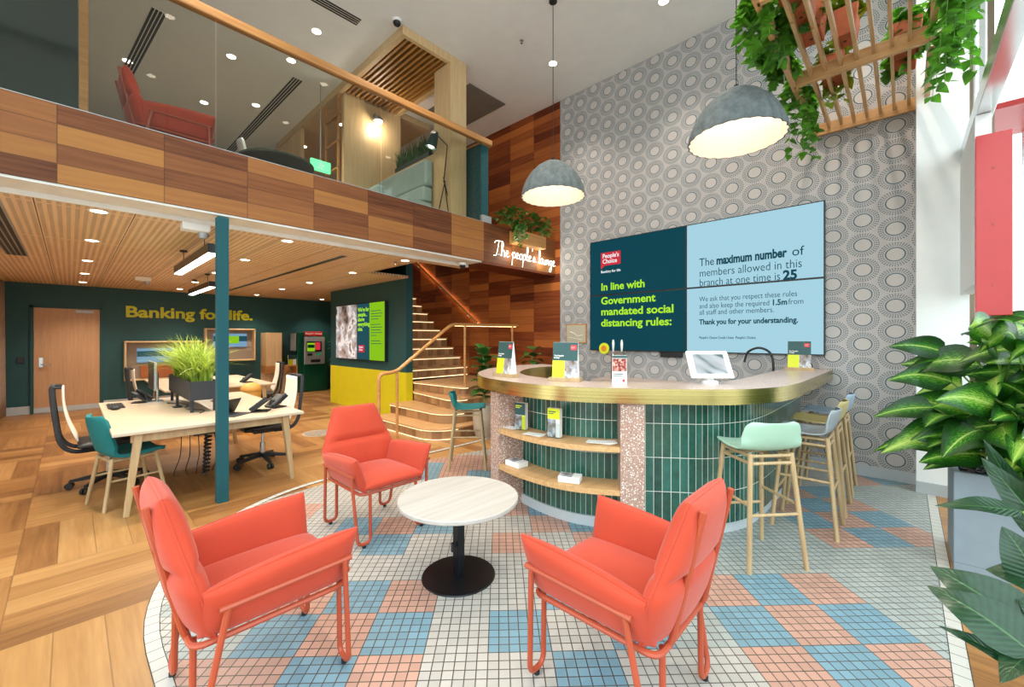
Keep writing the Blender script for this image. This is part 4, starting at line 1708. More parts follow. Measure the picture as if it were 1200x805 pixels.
tb = thing('tablet', 'white framed tablet on a round stand on the bar', 'tablet', (3.50, 1.13, BARH), math.radians(222))
MB().lathe([(0, 0), (.062, 0), (.062, .02), (.05, .026), (0, .026)], (0, 0, 0), 28).build('stand_foot', MAT['whiteplastic'], tb, smooth=True)
MB().beam((0, 0, .02), (-.02, 0, .12), .05, .05, .03, .03).build('stand_neck', MAT['whiteplastic'], tb)
Rt = Matrix.Rotation(math.radians(-32), 3, 'Y')
hs = MB().box((-.01, 0, .150), (.022, .335, .245), Rt).build('frame', MAT['whiteplastic'], tb, bevel=.018, segs=3)
msc = M('tablet_screen', (.02, .02, .02, 1), .1)
x, y, z = msc.xyz(msc.coord('Object'))
wv = msc.noise(msc.comb(y * 3 + z * 9.0, z * 4 + y * 5, 0.0), 1.2, 1.0)
msc.emit(msc.ramp(wv, [(.36, '#6f8791'), (.44, '#c9d8de'), (.58, '#e8f0f4')]), .75)
MB().box(Vector((-.01, 0, .150)) + Rt @ Vector((.0125, 0, 0)), (.003, .245, .175), Rt).build('screen', msc.m, tb)


def at_bar(name, label, cat, s, off, z, turn=0.0, group=None):
    p = bpos(s, off, z)
    return thing(name, label, cat, p, bang(s) + turn, group)


def brochure_stand(s, off, z, turn, label, dark):
    t = at_bar('brochure_holder', label, 'brochure holder', s, off, z, turn)
    MB().b2(-.03, .03, -.06, .06, 0, .004).b2(-.032, -.028, -.06, .06, 0, .24).b2(.026, .03, -.06, .06, .0, .12).build('acrylic_stand', MAT['acrylic'], t)
    MB().b2(-.026, .018, -.055, .055, .005, .235).build('brochure_stack', MAT['paper'], t)
    a, b = (MAT['green_print'], MAT['print_photo']) if dark else (MAT['lime'], MAT['print_photo'])
    MB().b2(.0182, .0195, -.055, .055, .13 if dark else .15, .235).build('printed_header', a, t)
    MB().b2(.0182, .0195, -.055, .02, .005, .128 if dark else .148).build('printed_photo', b, t)
    MB().b2(.0182, .0195, .021, .055, .005, .128 if dark else .148).build('printed_block', MAT['lime'] if dark else MAT['paper'], t)
    MB().b2(.0196, .020, -.045, .02, .205, .213).b2(.0196, .020, -.045, .0, .19, .197).build('printed_text', MAT['lime'] if dark else MAT['green_print'], t)
    return t


ZS = .714
brochure_stand(bnear(2.54, 2.50), .20, ZS, .30, 'dark green brochure holder on the upper bar shelf', True)
brochure_stand(bnear(2.515, 2.05), .19, ZS, .05, 'yellow-topped brochure holder on the upper bar shelf', False)


def leaflets(s, off, z, turn, label, w=.15, d=.21, n=3):
    t = at_bar('leaflets', label, 'leaflets', s, off, z, turn)
    for k in range(n):
        a = .12 * k - .1
        R = Matrix.Rotation(a, 3, 'Z')
        MB().box((0.004 * k, .012 * k, .0015 + .0025 * k), (w * .62, d * .8, .002), R).build('leaflet', MAT['paper'], t)
    return t


leaflets(bnear(2.575, 2.62), .16, ZS, .3, 'loose white leaflets at the far left of the upper bar shelf', .14, .18, 2)
leaflets(bnear(2.51, 2.27), .15, ZS, .2, 'white leaflets between the two brochure holders')
leaflets(bnear(2.65, 1.62), .18, ZS, -.1, 'fanned white leaflets at the right of the upper bar shelf', .16, .24, 4)
for s, lb in ((bnear(2.54, 2.52), 'white paper stack at the left of the lower bar shelf'), (bnear(2.55, 1.88), 'white paper stack at the right of the lower bar shelf')):
    t = at_bar('paper_stack', lb, 'paper stack', s, .17, .394, .1)
    MB().b2(-.06, .06, -.085, .085, 0, .045).build('pages', MAT['paper'], t, bevel=.002)
    MB().b2(-.05, .05, -.075, .02, .0452, .047).build('printed_cover', MAT['print_photo'], t)

# small framed picture and sunflower badge behind the bar, white beer-tap handles
fp = thing('picture_frame', 'small framed sketch on the wallpaper left of the video wall', 'picture', (5.99, 4.12, 1.43))
MB().b2(-.012, .0, -.21, .21, 0, .33).build('frame', MAT['rail'], fp)
MB().b2(-.015, -.0122, -.19, .19, .02, .31).build('print', M('sketch_print', '#b9b09c', .6).m, fp)
MB().tube([(-.016, .12, .20), (-.016, .03, .17), (-.016, -.03, .12), (-.016, -.14, .14)], .006, 4).tube([(-.016, .15, .1), (-.016, .05, .09), (-.016, -.12, .06)], .004, 4).build('sketch_lines', MAT['paper'], fp)
tf = thing('drinks_tap', 'drinks tap tower with white handles and a sunflower badge behind the bar', 'tap', (5.62, 3.20, .90))
MB().cyl((0, 0, 0), (0, 0, .42), .035, .03).tube([(0, -.18, .40), (0, .16, .40)], .03, 10).build('tower', MAT['steel'], tf, smooth=True)
for yy in (-.16, -.02):
    MB().lathe([(.010, 0), (.016, .05), (.020, .12), (.012, .17), (0, .175)], (-.03, yy, .42), 12).build('handle', MAT['whiteplastic'], tf, smooth=True)
MB().cyl((-.045, .13, .46), (-.035, .13, .46), .085, n=24).build('badge', MAT['lime'], tf)
MB().cyl((-.050, .13, .46), (-.046, .13, .46), .045, n=20).build('badge_centre', plain('badge_orange', '#d97b2a', .5), tf)

# ------------------------------------------------------------------ bar stools


def shell(name, prof, widths, m, parent, z0, thick=.012, wrap=.05, dish=.018, nu=14, sub=5):
    P = smooth_path([(p[0], 0, p[1]) for p in prof], sub)
    Wd = smooth_path([(w, 0, 0) for w in widths], sub)
    n = len(P)
    mb = MB()
    vs, fs = [], []
    for j in range(n):
        w = max(.01, Wd[j].x)
        t = j / (n - 1)
        bk = max(0.0, min(1.0, (P[j].z + .01) / .10))
        for i in range(nu + 1):
            q = 2 * i / nu - 1
            vs.append((P[j].x + wrap * q * q * bk, q * w, z0 + P[j].z + dish * q * q * (1 - bk)))
    for j in range(n - 1):
        for i in range(nu):
            a = j * (nu + 1) + i
            fs.append((a, a + 1, a + nu + 2, a + nu + 1))
    mb.add(vs, fs)
    o = mb.build(name, m, parent, smooth=True, angle=80)
    md = o.modifiers.new('thickness', 'SOLIDIFY')
    md.thickness = thick
    md.offset = 0
    b = o.modifiers.new('soft_edge', 'BEVEL')
    b.width = thick * .4
    b.segments = 2
    b.angle_limit = math.radians(60)
    return o


def make_stool(label, group, mshell):
    t = thing('bar_stool', label, 'bar stool', (0, 0, 0), 0, group)
    prof = [(.205, -.012), (.17, .0), (.05, -.012), (-.08, -.012), (-.15, .012), (-.19, .075), (-.212, .165), (-.216, .192)]
    shell('seat_shell', prof, [.125, .178, .200, .208, .212, .212, .190, .14], mshell, t, .775)
    tops = {}
    for sx in (1, -1):
        for sy in (1, -1):
            p1, p0 = Vector((sx * .145, sy * .145, .755)), Vector((sx * .212, sy * .200, 0))
            MB().cyl(p0, p1, .0155, .0165, 12).build('leg', MAT['ash'], t, smooth=True)
            tops[(sx, sy)] = (p0, p1)

    def at(k, z):
        p0, p1 = tops[k]
        return p0.lerp(p1, z / .755)
    fr_ = MB()
    for a, b in (((1, 1), (1, -1)), ((-1, 1), (-1, -1)), ((1, 1), (-1, 1)), ((1, -1), (-1, -1))):
        for z in (.738, .690):
            fr_.cyl(at(a, z), at(b, z), .011, n=8)
    fr_.build('seat_frame', MAT['ash'], t, smooth=True)
    for a, b, z in (((1, 1), (1, -1), .30), ((-1, 1), (-1, -1), .36), ((1, 1), (-1, 1), .42), ((1, -1), (-1, -1), .42)):
        MB().cyl(at(a, z), at(b, z), .0105, n=8).build('footrail', MAT['ash'], t, smooth=True)
    return t


GS = 'bar stools along the bar'
s0 = make_stool('mint green bar stool, nearest of the stools at the bar', GS, MAT['mint'])
s0.location = (3.285, .755, 0)
s0.rotation_euler = (0, 0, math.radians(49))


def recolor(root, part, m):
    for c in root.children:
        if c.name.split('.')[0] == part:
            c.material_slots[0].link = 'OBJECT'
            c.material_slots[0].material = m


for x, m, lb in ((4.115, MAT['greyshell'], 'grey bar stool just behind the mint green one'), (4.70, MAT['yellowshell'], 'butter yellow bar stool, second from the wallpaper end'),
                 (5.34, MAT['blueshell'], 'pale blue bar stool farthest along, nearest the papered wall')):
    c = dup(s0, (x, .575, 0), math.radians(90), lb, GS)
    recolor(c, 'seat_shell', m)
c = dup(s0, (3.235, 3.765, 0), math.radians(-43), 'teal upholstered bar stool at the stair end of the bar')
recolor(c, 'seat_shell', MAT['tealfab'])
c.scale = (1, 1, .91)

# ------------------------------------------------------------------ video wall
PW = 5.945


def wall_screen(name, label, y1, y0, z0, z1, m, group):
    t = thing(name, label, 'screen', (5.97, (y0 + y1) / 2, z0), 0, group)
    h, w = z1 - z0, (y1 - y0) / 2
    MB().b2(-.025, .028, -w, w, 0, h).build('bezel', MAT['black'], t, bevel=.002)
    MB().b2(-.0275, -.0252, -w + .012, w - .012, .012, h - .012).build('display', m, t)
    return t


YL, YM, YRR = 3.815, 2.234, .665
ZB, ZM, ZT = 1.318, 2.215, 3.105
GV = 'panels of the video wall'
v1 = wall_screen('wall_screen', 'top left dark teal panel of the video wall, with the red logo', YL, YM, ZM, ZT, MAT['scr_teal'], GV)
v2 = wall_screen('wall_screen', 'top right pale blue panel of the video wall', YM, YRR, ZM, ZT, MAT['scr_blue'], GV)
v3 = wall_screen('wall_screen', 'bottom left dark teal panel of the video wall with green lettering', YL, YM, ZB, ZM, MAT['scr_teal'], GV)
v4 = wall_screen('wall_screen', 'bottom right pale blue panel of the video wall', YM, YRR, ZB, ZM, MAT['scr_blue'], GV)


def wt(par, s, y, z, size, m, width=None, bold=0.0, ext=.0008):
    o = par.location
    return text('display_text', s, size, m, (5.9415 - o.x, y - o.y, z - o.z), MX_WALL, par, ext=ext, bold=bold, width=width)


lg = MB().b2(-.0295, -.0277, 3.253 - v1.location.y, 3.605 - v1.location.y, 2.690 - ZM, 2.90 - ZM)
lg.add([(-.0295, 3.605 - v1.location.y, 2.69 - ZM), (-.0295, 3.53 - v1.location.y, 2.69 - ZM), (-.0295, 3.605 - v1.location.y, 2.635 - ZM)], [(0, 1, 2)])
lg.build('display_logo', MAT['scr_red'], v1)
wt(v1, "People's", 3.575, 2.812, .098, MAT['scr_white'], .29, .002, .0012)
wt(v1, "Choice", 3.575, 2.725, .098, MAT['scr_white'], .26, .002, .0012)
wt(v1, "Banking for life", 3.605, 2.575, .055, MAT['scr_white'], .35, .001)
wt(v1, "In line with", 3.605, 2.292, .165, MAT['scr_limetext'], .745, .004)
wt(v3, "Government", 3.605, 2.066, .165, MAT['scr_limetext'], .92, .004)
wt(v3, "mandated social", 3.605, 1.890, .165, MAT['scr_limetext'], 1.185, .004)
wt(v3, "distancing rules:", 3.605, 1.708, .165, MAT['scr_limetext'], 1.16, .004)
wt(v2, "The", 2.057, 2.505, .155, MAT['scr_navy'], .19, .0)
wt(v2, "maximum number", 1.835, 2.505, .155, MAT['scr_navy'], .80, .006)
wt(v2, "of", .985, 2.505, .155, MAT['scr_navy'], .12, .0)
wt(v2, "members allowed in this", 2.057, 2.360, .150, MAT['scr_navy'], 1.165, -.001)
wt(v2, "branch at one time is", 2.057, 2.229, .145, MAT['scr_navy'], .945, -.001)
wt(v2, "25", 1.075, 2.229, .155, MAT['scr_navy'], .145, .006)
wt(v4, "We ask that you respect these rules", 2.057, 2.020, .098, MAT['scr_navy'], 1.125, -.0005)
wt(v4, "and also keep the required", 2.057, 1.925, .098, MAT['scr_navy'], .835, -.0005)
wt(v4, "1.5m", 1.195, 1.925, .098, MAT['scr_navy'], .15, .003)
wt(v4, "from", 1.02, 1.925, .098, MAT['scr_navy'], .15, -.0005)
wt(v4, "all staff and other members.", 2.057, 1.838, .098, MAT['scr_navy'], .885, -.0005)
wt(v4, "Thank you for your understanding.", 2.057, 1.706, .098, MAT['scr_navy'], 1.137, .003)
wt(v4, "People's Choice Credit Union  People's Choice", 2.057, 1.509, .048, MAT['scr_navy'], .686, .0005)
bx = MB().b2(5.96, 5.998, 2.3, 2.62, 1.24, 1.315)
tag(bx.build('player_box', MAT['black']), 'small black box under the bottom edge of the video wall', 'media player')

# ------------------------------------------------------------------ felt pendants


def pendant(x, y, z, label):
    t = thing('pendant_lamp', label, 'pendant lamp', (x, y, z), 0, 'felt bell pendants')
    N = 96

    def fl(k, zz):
        return 1.0 + .038 * abs(math.sin(PI * k / 4.0)) * min(1.0, max(.25, (.46 - zz) / .40))
    prof = [(.377, 0), (.388, 0), (.372, .09), (.335, .19), (.278, .285), (.20, .365), (.115, .42), (.04, .452), (.018, .458)]
    inn = [(r - .012, zz - (.010 if i else 0)) for i, (r, zz) in enumerate(prof[1:])][::-1]
    inn[-1] = (.377, .0)
    MB().lathe(prof, (0, 0, 0), N, rfun=fl, caps=False).build('shade', MAT['shade'], t, smooth=True, angle=75)
    lin = MB().lathe([(r, zz) for r, zz in inn], (0, 0, 0), N, rfun=fl, caps=False)
    lin.build('lining', plain('shade_lining', '#d2c6ba', .8, vary=.02), t, smooth=True, angle=75)
    MB().cyl((0, 0, .458), (0, 0, .485), .02).cyl((0, 0, .485), (0, 0, ZC - z - .03), .0045, n=6).build('cord', MAT['black'], t)
    MB().cyl((0, 0, ZC - z - .03), (0, 0, ZC - z - .001), .05, .05, 20).build('canopy', MAT['black'], t)
    MB().sphere((0, 0, .26), .05, 14, 8).cyl((0, 0, .30), (0, 0, .43), .018).build('bulb', MAT['lampglow'], t, smooth=True)
    l = bpy.data.lights.new('pendant_light', 'POINT')
    l.energy = PENDANT_W
    l.color = (1.0, .84, .66)
    l.shadow_soft_size = .06
    o = bpy.data.objects.new('light', l)
    COL.objects.link(o)
    o.parent = t
    o.location = (0, 0, .16)
    return t


pendant(4.145, 3.20, 3.285, 'ribbed grey felt pendant hanging before the plank wall edge')
pendant(4.07, 1.09, 3.285, 'ribbed grey felt pendant hanging above the video wall, beside the trellis')

# ------------------------------------------------------------------ neon script
neon = thing('neon_sign', 'white neon script reading The people\'s lounge on the plank fascia', 'neon sign', (4.44, 4.545, 2.79))
GL = {
    'T': ([[(0, .78), (.10, .92), (.55, .98)], [(.30, .95), (.22, .45), (.10, .0), (-.08, -.05)]], .42),
    'h': ([[(0, 0), (.12, .35), (.20, .75), (.16, .95), (.10, .85), (.08, .0)], [(.08, .22), (.20, .42), (.28, .30), (.26, .03), (.36, .02)]], .36),
    'e': ([[(0, .08), (.16, .24), (.20, .38), (.10, .42), (.05, .2), (.12, .02), (.30, .10)]], .28),
    'p': ([[(0, .2), (.08, .42), (.06, .1), (.0, -.48)], [(.07, .25), (.18, .44), (.26, .32), (.20, .06), (.08, .05)], [(.20, .06), (.32, .1)]], .30),
    'o': ([[(.14, .42), (.03, .3), (.06, .04), (.18, .06), (.22, .3), (.14, .42), (.28, .36)]], .26),
    'l': ([[(0, .06), (.12, .4), (.17, .85), (.10, .95), (.06, .6), (.08, .08), (.2, .04)]], .18),
    "'": ([[(.08, .95), (.04, .75)]], .10),
    's': ([[(0, .06), (.12, .40), (.18, .22), (.14, .02), (.02, .06)], [(.14, .02), (.26, .08)]], .28),
    'u': ([[(0, .36), (.02, .08), (.12, .02), (.20, .36), (.20, .06), (.30, .05)]], .28),
    'n': ([[(0, .02), (.03, .40), (.06, .1), (.14, .40), (.20, .32), (.20, .05), (.30, .06)]], .28),
    'g': ([[(.20, .38), (.06, .36), (.04, .08), (.18, .14), (.22, .38), (.16, -.35), (.04, -.45), (.0, -.30), (.30, .10)]], .28),
    ' ': ([], .20),
}
cx_ = 0.0
msg = "The people's lounge"
tot = sum(GL[c][1] for c in msg)
KX, KZ = 1.51 / tot, .235
nb = MB()
gb = MB()
for ch in msg:
    for st_ in GL[ch][0]:
        pts = smooth_path([((cx_ + a) * KX, 0, b * KZ) for a, b in st_], 5)
        nb.tube(pts, .0036, 6)
    cx_ += GL[ch][1]
nb.build('neon_tube', MAT['neon'], neon, smooth=True)
for xx in (.1, .55, 1.0, 1.4):
    gb.cyl((xx, 0, .02), (xx, .039, .02), .006, n=6)
gb.build('standoff', MAT['whiteplastic'], neon)
for xx in (.35, 1.1):
    l = bpy.data.lights.new('neon_spill', 'POINT')
    l.energy = 5
    l.color = (1, .97, .82)
    l.shadow_soft_size = .12
    o = bpy.data.objects.new('light', l)
    COL.objects.link(o)
    o.parent = neon
    o.location = (xx, -.07, .05)
FG_LEAVES = [
    ((2.356, -0.313, 0.893), (2.298, -0.087, 0.872), 0.037, 0.15),
    ((2.53, -0.388, 0.732), (2.467, -0.212, 1.158), 0.041, 0.10),
    ((2.441, -0.403, 0.77), (2.404, -0.2, 1.087), 0.050, 0.10),
    ((1.97, -0.286, 0.635), (2.051, -0.044, 0.744), 0.070, 0.20),
    ((1.91, -0.278, 0.6), (1.986, -0.03, 0.705), 0.062, 0.25),
    ((2.178, -0.343, 0.679), (2.226, -0.229, 0.909), 0.058, 0.20),
    ((1.91, -0.278, 0.546), (1.924, -0.073, 0.596), 0.023, 0.15),
    ((2.057, -0.323, 0.569), (1.777, -0.191, 0.558), 0.050, 0.30),
    ((2.197, -0.363, 0.707), (2.195, -0.197, 0.714), 0.058, 0.30),
    ((2.339, -0.404, 0.924), (2.367, -0.325, 1.293), 0.050, 0.20),
    ((2.075, -0.343, 0.621), (1.976, -0.238, 0.752), 0.058, 0.30),
]
# ------------------------------------------------------------------ lettering on the teal back wall
bt = thing('wall_lettering', 'raised yellow lettering Banking for life. on the teal back wall', 'lettering', (0.84, YB, 1.995))
text('letters', 'Banking for life.', .345, MAT['text_yellow'], (0, -.012, 0), MY_WALL, bt, ext=.010, bold=.010, width=2.49)

# curtain at the far left
cu = MB()


def cfn(u, v):
    yy = 11.55 + 1.05 * u
    return (-.99 + .075 * math.sin(u * 42) + .12 * (u - .3) - .02 * v, yy, .02 + 2.585 * v)


cu.grid(cfn, 90, 6)
co = cu.build('curtain', MAT['linen'], smooth=True, angle=80)
co.modifiers.new('thickness', 'SOLIDIFY').thickness = .006
tag(co, 'pleated taupe curtain at the far left end of the teal wall', 'curtain')

# ------------------------------------------------------------------ desks


def make_desk(label, sx, sy):
    t = thing('desk', label, 'desk', (0, 0, 0), 0, 'shared work desks')
    hx, hy = sx / 2, sy / 2
    MB().b2(-hx, hx, -hy, hy, .700, .728).build('desktop', MAT['ashx'], t, bevel=.004)
    MB().b2(-hx + .12, hx - .12, -hy + .09, -hy + .12, .62, .699).b2(-hx + .12, hx - .12, hy - .12, hy - .09, .62, .699) \
        .b2(-hx + .14, -hx + .17, -hy + .12, hy - .12, .63, .699).b2(hx - .17, hx - .14, -hy + .12, hy - .12, .63, .699).build('apron', MAT['ash'], t)
    for a in (1, -1):
        for b in (1, -1):
            MB().beam((a * (hx - .09), b * (hy - .085), 0), (a * (hx - .17), b * (hy - .085), .699), .042, .075, .042, .06).build('leg', MAT['ash'], t, bevel=.006)
    MB().b2(-.12, .12, -hy * .55, hy * .55, .52, .60).build('cable_tray', MAT['charcoal'], t)
    return t


d1 = make_desk('long pale ash desk behind the teal column, with a planter box on it', 1.50, 2.42)
d1.location = (.985, 5.93, 0)
d2 = dup(d1, (1.72, 9.25, 0), 0, 'farther pale ash desk standing near the teal back wall')

# office chairs


def make_office_chair(label):
    t = thing('office_chair', label, 'office chair', (0, 0, 0), 0, 'white backed office chairs')
    for k in range(5):
        a = 2 * PI * k / 5 + .3
        p = Vector((math.cos(a), math.sin(a), 0))
        lg = MB().beam(p * .03 + Vector((0, 0, .115)), p * .30 + Vector((0, 0, .075)), .045, .03, .05, .025).build('base_leg', MAT['black'], t, bevel=.004)
        q = p * .30
        n = Vector((-p.y, p.x, 0))
        MB().cyl(q + n * .008 + Vector((0, 0, .032)), q + n * .03 + Vector((0, 0, .032)), .031, n=14).cyl(q - n * .03 + Vector((0, 0, .032)), q - n * .008 + Vector((0, 0, .032)), .031, n=14) \
            .cyl(q + Vector((0, 0, .03)), q + Vector((0, 0, .075)), .011).build('caster', MAT['black'], lg, smooth=True)
    MB().cyl((0, 0, .07), (0, 0, .26), .030).cyl((0, 0, .26), (0, 0, .41), .017).build('gas_stem', MAT['steel'], t, smooth=True)
    MB().b2(-.14, .12, -.10, .10, .385, .425).build('mechanism', MAT['black'], t, bevel=.01)

    def seat(u, v):
        return (-.23 + .48 * u, (v - .5) * .50, .465 - .05 * max(0, u - .8) ** 1.2 + .008 * math.cos(PI * (v - .5)))
    MB().pad(seat, .035, 12, 12, 6.0, .3).build('seat', MAT['black'], t, smooth=True, angle=60)

    def bk(u, v):
        w = .225 - .055 * v
        return (-.235 - .05 * math.sin(PI * v) * 0.6 - .10 * v, (2 * u - 1) * w, .52 + .52 * v)
    o = MB().grid(bk, 8, 14).build('backrest', MAT['whitemesh'], t, smooth=True, angle=80)
    o.modifiers.new('thickness', 'SOLIDIFY').thickness = .014
    fr_ = MB()
    for s in (-1, 1):
        fr_.tube(smooth_path([(-.10, s * .10, .40), (-.26, s * .15, .42), (-.345, s * .165, .52), (-.375, s * .16, .72), (-.395, s * .155, .92), (-.40, s * .15, 1.04)], 5), .020, 8)
    fr_.tube([(-.40, -.155, 1.045), (-.335, -.155, 1.045)], .014, 6).tube([(-.40, .155, 1.045), (-.335, .155, 1.045)], .014, 6).tube([(-.40, -.155, 1.045), (-.40, .155, 1.045)], .018, 8)
    fr_.build('back_frame', MAT['charcoal'], t, smooth=True)
    return t


oc = make_office_chair('office chair at the left side of the near desk, seen side-on')
oc.location = (.28, 6.02, 0)
dup(oc, (1.60, 5.66, 0), PI, 'office chair at the right side of the near desk, just right of the teal column')
dup(oc, (2.42, 8.85, 0), PI * .95, 'office chair at the right side of the farther desk')
dup(oc, (1.00, 8.75, 0), 0.0, 'office chair at the left side of the farther desk, black back with a yellow tag')

# teal visitor chair
tcn = thing('side_chair', 'teal upholstered side chair on pale wooden legs at the desk corner', 'chair', (.37, 5.30, 0), math.radians(14))
prof = [(.23, -.02), (.19, .0), (.05, -.012), (-.10, -.015), (-.17, .02), (-.21, .10), (-.245, .24), (-.262, .33), (-.268, .36)]
shell('seat_shell', prof, [.16, .205, .225, .23, .23, .225, .215, .19, .13], MAT['tealfab'], tcn, .465, thick=.03, wrap=.06, dish=.02)
for sx in (1, -1):
    for sy in (1, -1):
        MB().cyl((sx * .225, sy * .205, 0), (sx * .155, sy * .155, .445), .015, .017, 12).build('leg', MAT['ash'], tcn, smooth=True)
fr_ = MB()
for a, b in (((.16, -.158), (.16, .158)), ((-.16, -.158), (-.16, .158)), ((.16, .158), (-.16, .158)), ((.16, -.158), (-.16, -.158))):
    fr_.cyl((a[0], a[1], .425), (b[0], b[1], .425), .012, n=8)
for s in (1, -1):
    fr_.cyl((.185, s * .176, .25), (-.185, s * .176, .25), .010, n=8)
fr_.build('seat_frame', MAT['ash'], tcn, smooth=True)
DT = .7285
uc = dup(tcn, (1.70, 6.02, ZF2), math.radians(-16), 'white side chair upstairs behind the low round table')
recolor(uc, 'seat_shell', MAT['whiteplastic'])


def monitor(x, y, ang, label, z=DT, back=False):
    t = thing('monitor', label, 'monitor', (x, y, z), ang, 'computer monitors on the desks')
    MB().b2(-.012, .012, -.27, .27, .16, .50).build('housing', MAT['silver'], t, bevel=.005)
    MB().b2(.0122, .0145, -.262, .262, .17, .492).build('display', MAT['black'], t)
    MB().b2(-.10, .06, -.09, .09, 0, .012).cyl((-.045, 0, .01), (-.045, 0, .36), .016).cyl((-.045, 0, .33), (-.012, 0, .33), .014).build('stand', MAT['steel'], t, smooth=True)
    return t


monitor(.70, 6.78, PI, 'monitor at the left user\'s side of the near desk, seen edge-on')
monitor(1.30, 6.22, 0, 'black monitor right beside the teal column on the near desk')
monitor(1.42, 8.62, PI, 'monitor at the left side of the farther desk')
monitor(1.80, 8.55, -.25, 'black monitor at the right side of the farther desk')


def phone(x, y, ang, label):
    t = thing('desk_phone', label, 'phone', (x, y, DT), ang, 'black desk phones')
    R = Matrix.Rotation(math.radians(-38), 3, 'Y')
    MB().box((.0, 0, .072), (.20, .20, .022), R).b2(-.085, .08, -.08, .08, 0, .012).beam((-.07, 0, .01), (-.04, 0, .09), .08, .06, .02, .02).build('body', MAT['black'], t, bevel=.006)
    MB().box(Vector((0, .02, .072)) + R @ Vector((-.045, 0, .0125)), (.06, .10, .003), R).build('display', MAT['charcoal'], t)
    MB().box(Vector((0, -.078, .072)) + R @ Vector((0, 0, .026)), (.20, .042, .028), R).build('handset', MAT['charcoal'], t, bevel=.01)
    return t


phone(.60, 6.82, PI * .9, 'black desk phone at the back left of the near desk')
phone(1.42, 5.06, -.5, 'black desk phone at the front right of the near desk')
phone(1.62, 5.24, .25, 'second black desk phone at the right corner of the near desk')
phone(2.16, 8.55, .1, 'black desk phone on the farther desk')
kb = thing('keyboard', 'black keyboard at the left edge of the near desk', 'keyboard', (.36, 6.62, DT), PI)
MB().b2(-.07, .07, -.21, .21, 0, .014).build('case', MAT['black'], kb, bevel=.004)
k2 = MB()
for r in range(5):
    for c_ in range(14):
        k2.b2(-.058 + .024 * r, -.040 + .024 * r, -.20 + .0287 * c_, -.178 + .0287 * c_, .0142, .019)
k2.build('keys', MAT['charcoal'], kb)
ms = thing('mouse', 'black mouse beside the keyboard on the near desk', 'mouse', (.34, 6.22, DT))
MB().sphere((0, 0, .012), (.052, .032, .022), 14, 8).build('body', MAT['black'], ms, smooth=True)
ms.location = (.34, 6.30, DT + .011)
wp_ = thing('wireless_charger', 'slim black stand on the near desk behind the planter legs', 'desk stand', (.84, 6.05, DT))
MB().b2(-.04, .04, -.06, .06, 0, .010).b2(-.012, .012, -.02, .02, .010, .15).build('stand', MAT['black'], wp_, bevel=.003)
cb = MB()
cb.tube(smooth_path([(.80, 6.45, DT + .006), (.95, 6.2, DT + .006), (.88, 5.8, DT + .006), (1.0, 5.55, DT + .006), (.93, 5.35, DT + .006)], 6), .0045, 5)
tag(cb.build('desk_cable', MAT['black'], smooth=True), 'thin black cable lying on the near desk under the planter', 'cable')
cb = MB()
pts = [(1.02 + .028 * math.cos(k * .9), 5.45 + .028 * math.sin(k * .9) + .0016 * k, .50 - .0062 * k) for k in range(76)]
cb.tube(pts, .012, 6)
tag(cb.build('cable_spine', MAT['black'], smooth=True), 'coiled black cable spine hanging under the near desk', 'cable')
cb = MB()
for k in range(5):
    cb.tube(smooth_path([(.80 + .07 * k, 5.5, .52), (.78 + .08 * k, 5.45, .30), (.72 + .1 * k, 5.38 + .02 * k, .14 + .03 * k), (.80 + .07 * k, 5.6, .05)], 6), .004, 5)
tag(cb.build('loose_cables', MAT['black'], smooth=True, kind='stuff'), 'loose dark cables dangling under the near desk', 'cables')
lp_ = thing('notebook', 'dark tilted tablet keyboard folio at the front of the near desk', 'tablet', (1.33, 5.02, DT), -.9)
MB().b2(-.10, .10, -.13, .13, 0, .008).build('base', MAT['charcoal'], lp_, bevel=.002)
Rn = Matrix.Rotation(math.radians(-62), 3, 'Y')
MB().box((-.06, 0, .085), (.17, .25, .008), Rn).build('screen', MAT['black'], lp_, bevel=.002)
lp_.location = (1.16, 5.02, DT)
timber_object = thing('round_timber_object', 'small round honey timber object peeking behind the near desk', 'stool', (1.99, 7.62, 0))  # invented stand-in for a rounded timber object that was never identified
MB().cyl((0, 0, 0), (0, 0, .70), .12, .14, 18).sphere((0, 0, .70), (.15, .15, .11), 18, 10).build('body', plain('honey_timber', '#d19a4a', .5), timber_object, smooth=True)

pb = thing('desk_planter', 'black metal planter box on legs with spiky variegated grass on the near desk', 'planter', (.985, 6.12, DT))
for a in (-.10, .10):
    for b in (-.62, .62):
        MB().b2(a - .013, a + .013, b - .013, b + .013, 0, .130).build('leg', MAT['charcoal'], pb)
bxm = MB().b2(-.125, .125, -.68, .68, .13, .145)
bxm.b2(-.125, -.113, -.68, .68, .145, .33).b2(.113, .125, -.68, .68, .145, .33).b2(-.113, .113, -.68, -.668, .145, .33).b2(-.113, .113, .668, .68, .145, .33)
bxm.build('box', MAT['charcoal'], pb)
MB().b2(-.113, .113, -.668, .668, .145, .31).build('soil', MAT['soil'], pb)
blades(MB(), 620, -.09, .09, -.60, .62, .31, .34, .62, .62, .0065, 11).build('foliage', MAT['grass'], pb)

# ------------------------------------------------------------------ wall niches, kiosk, cash machine, plant by the back wall


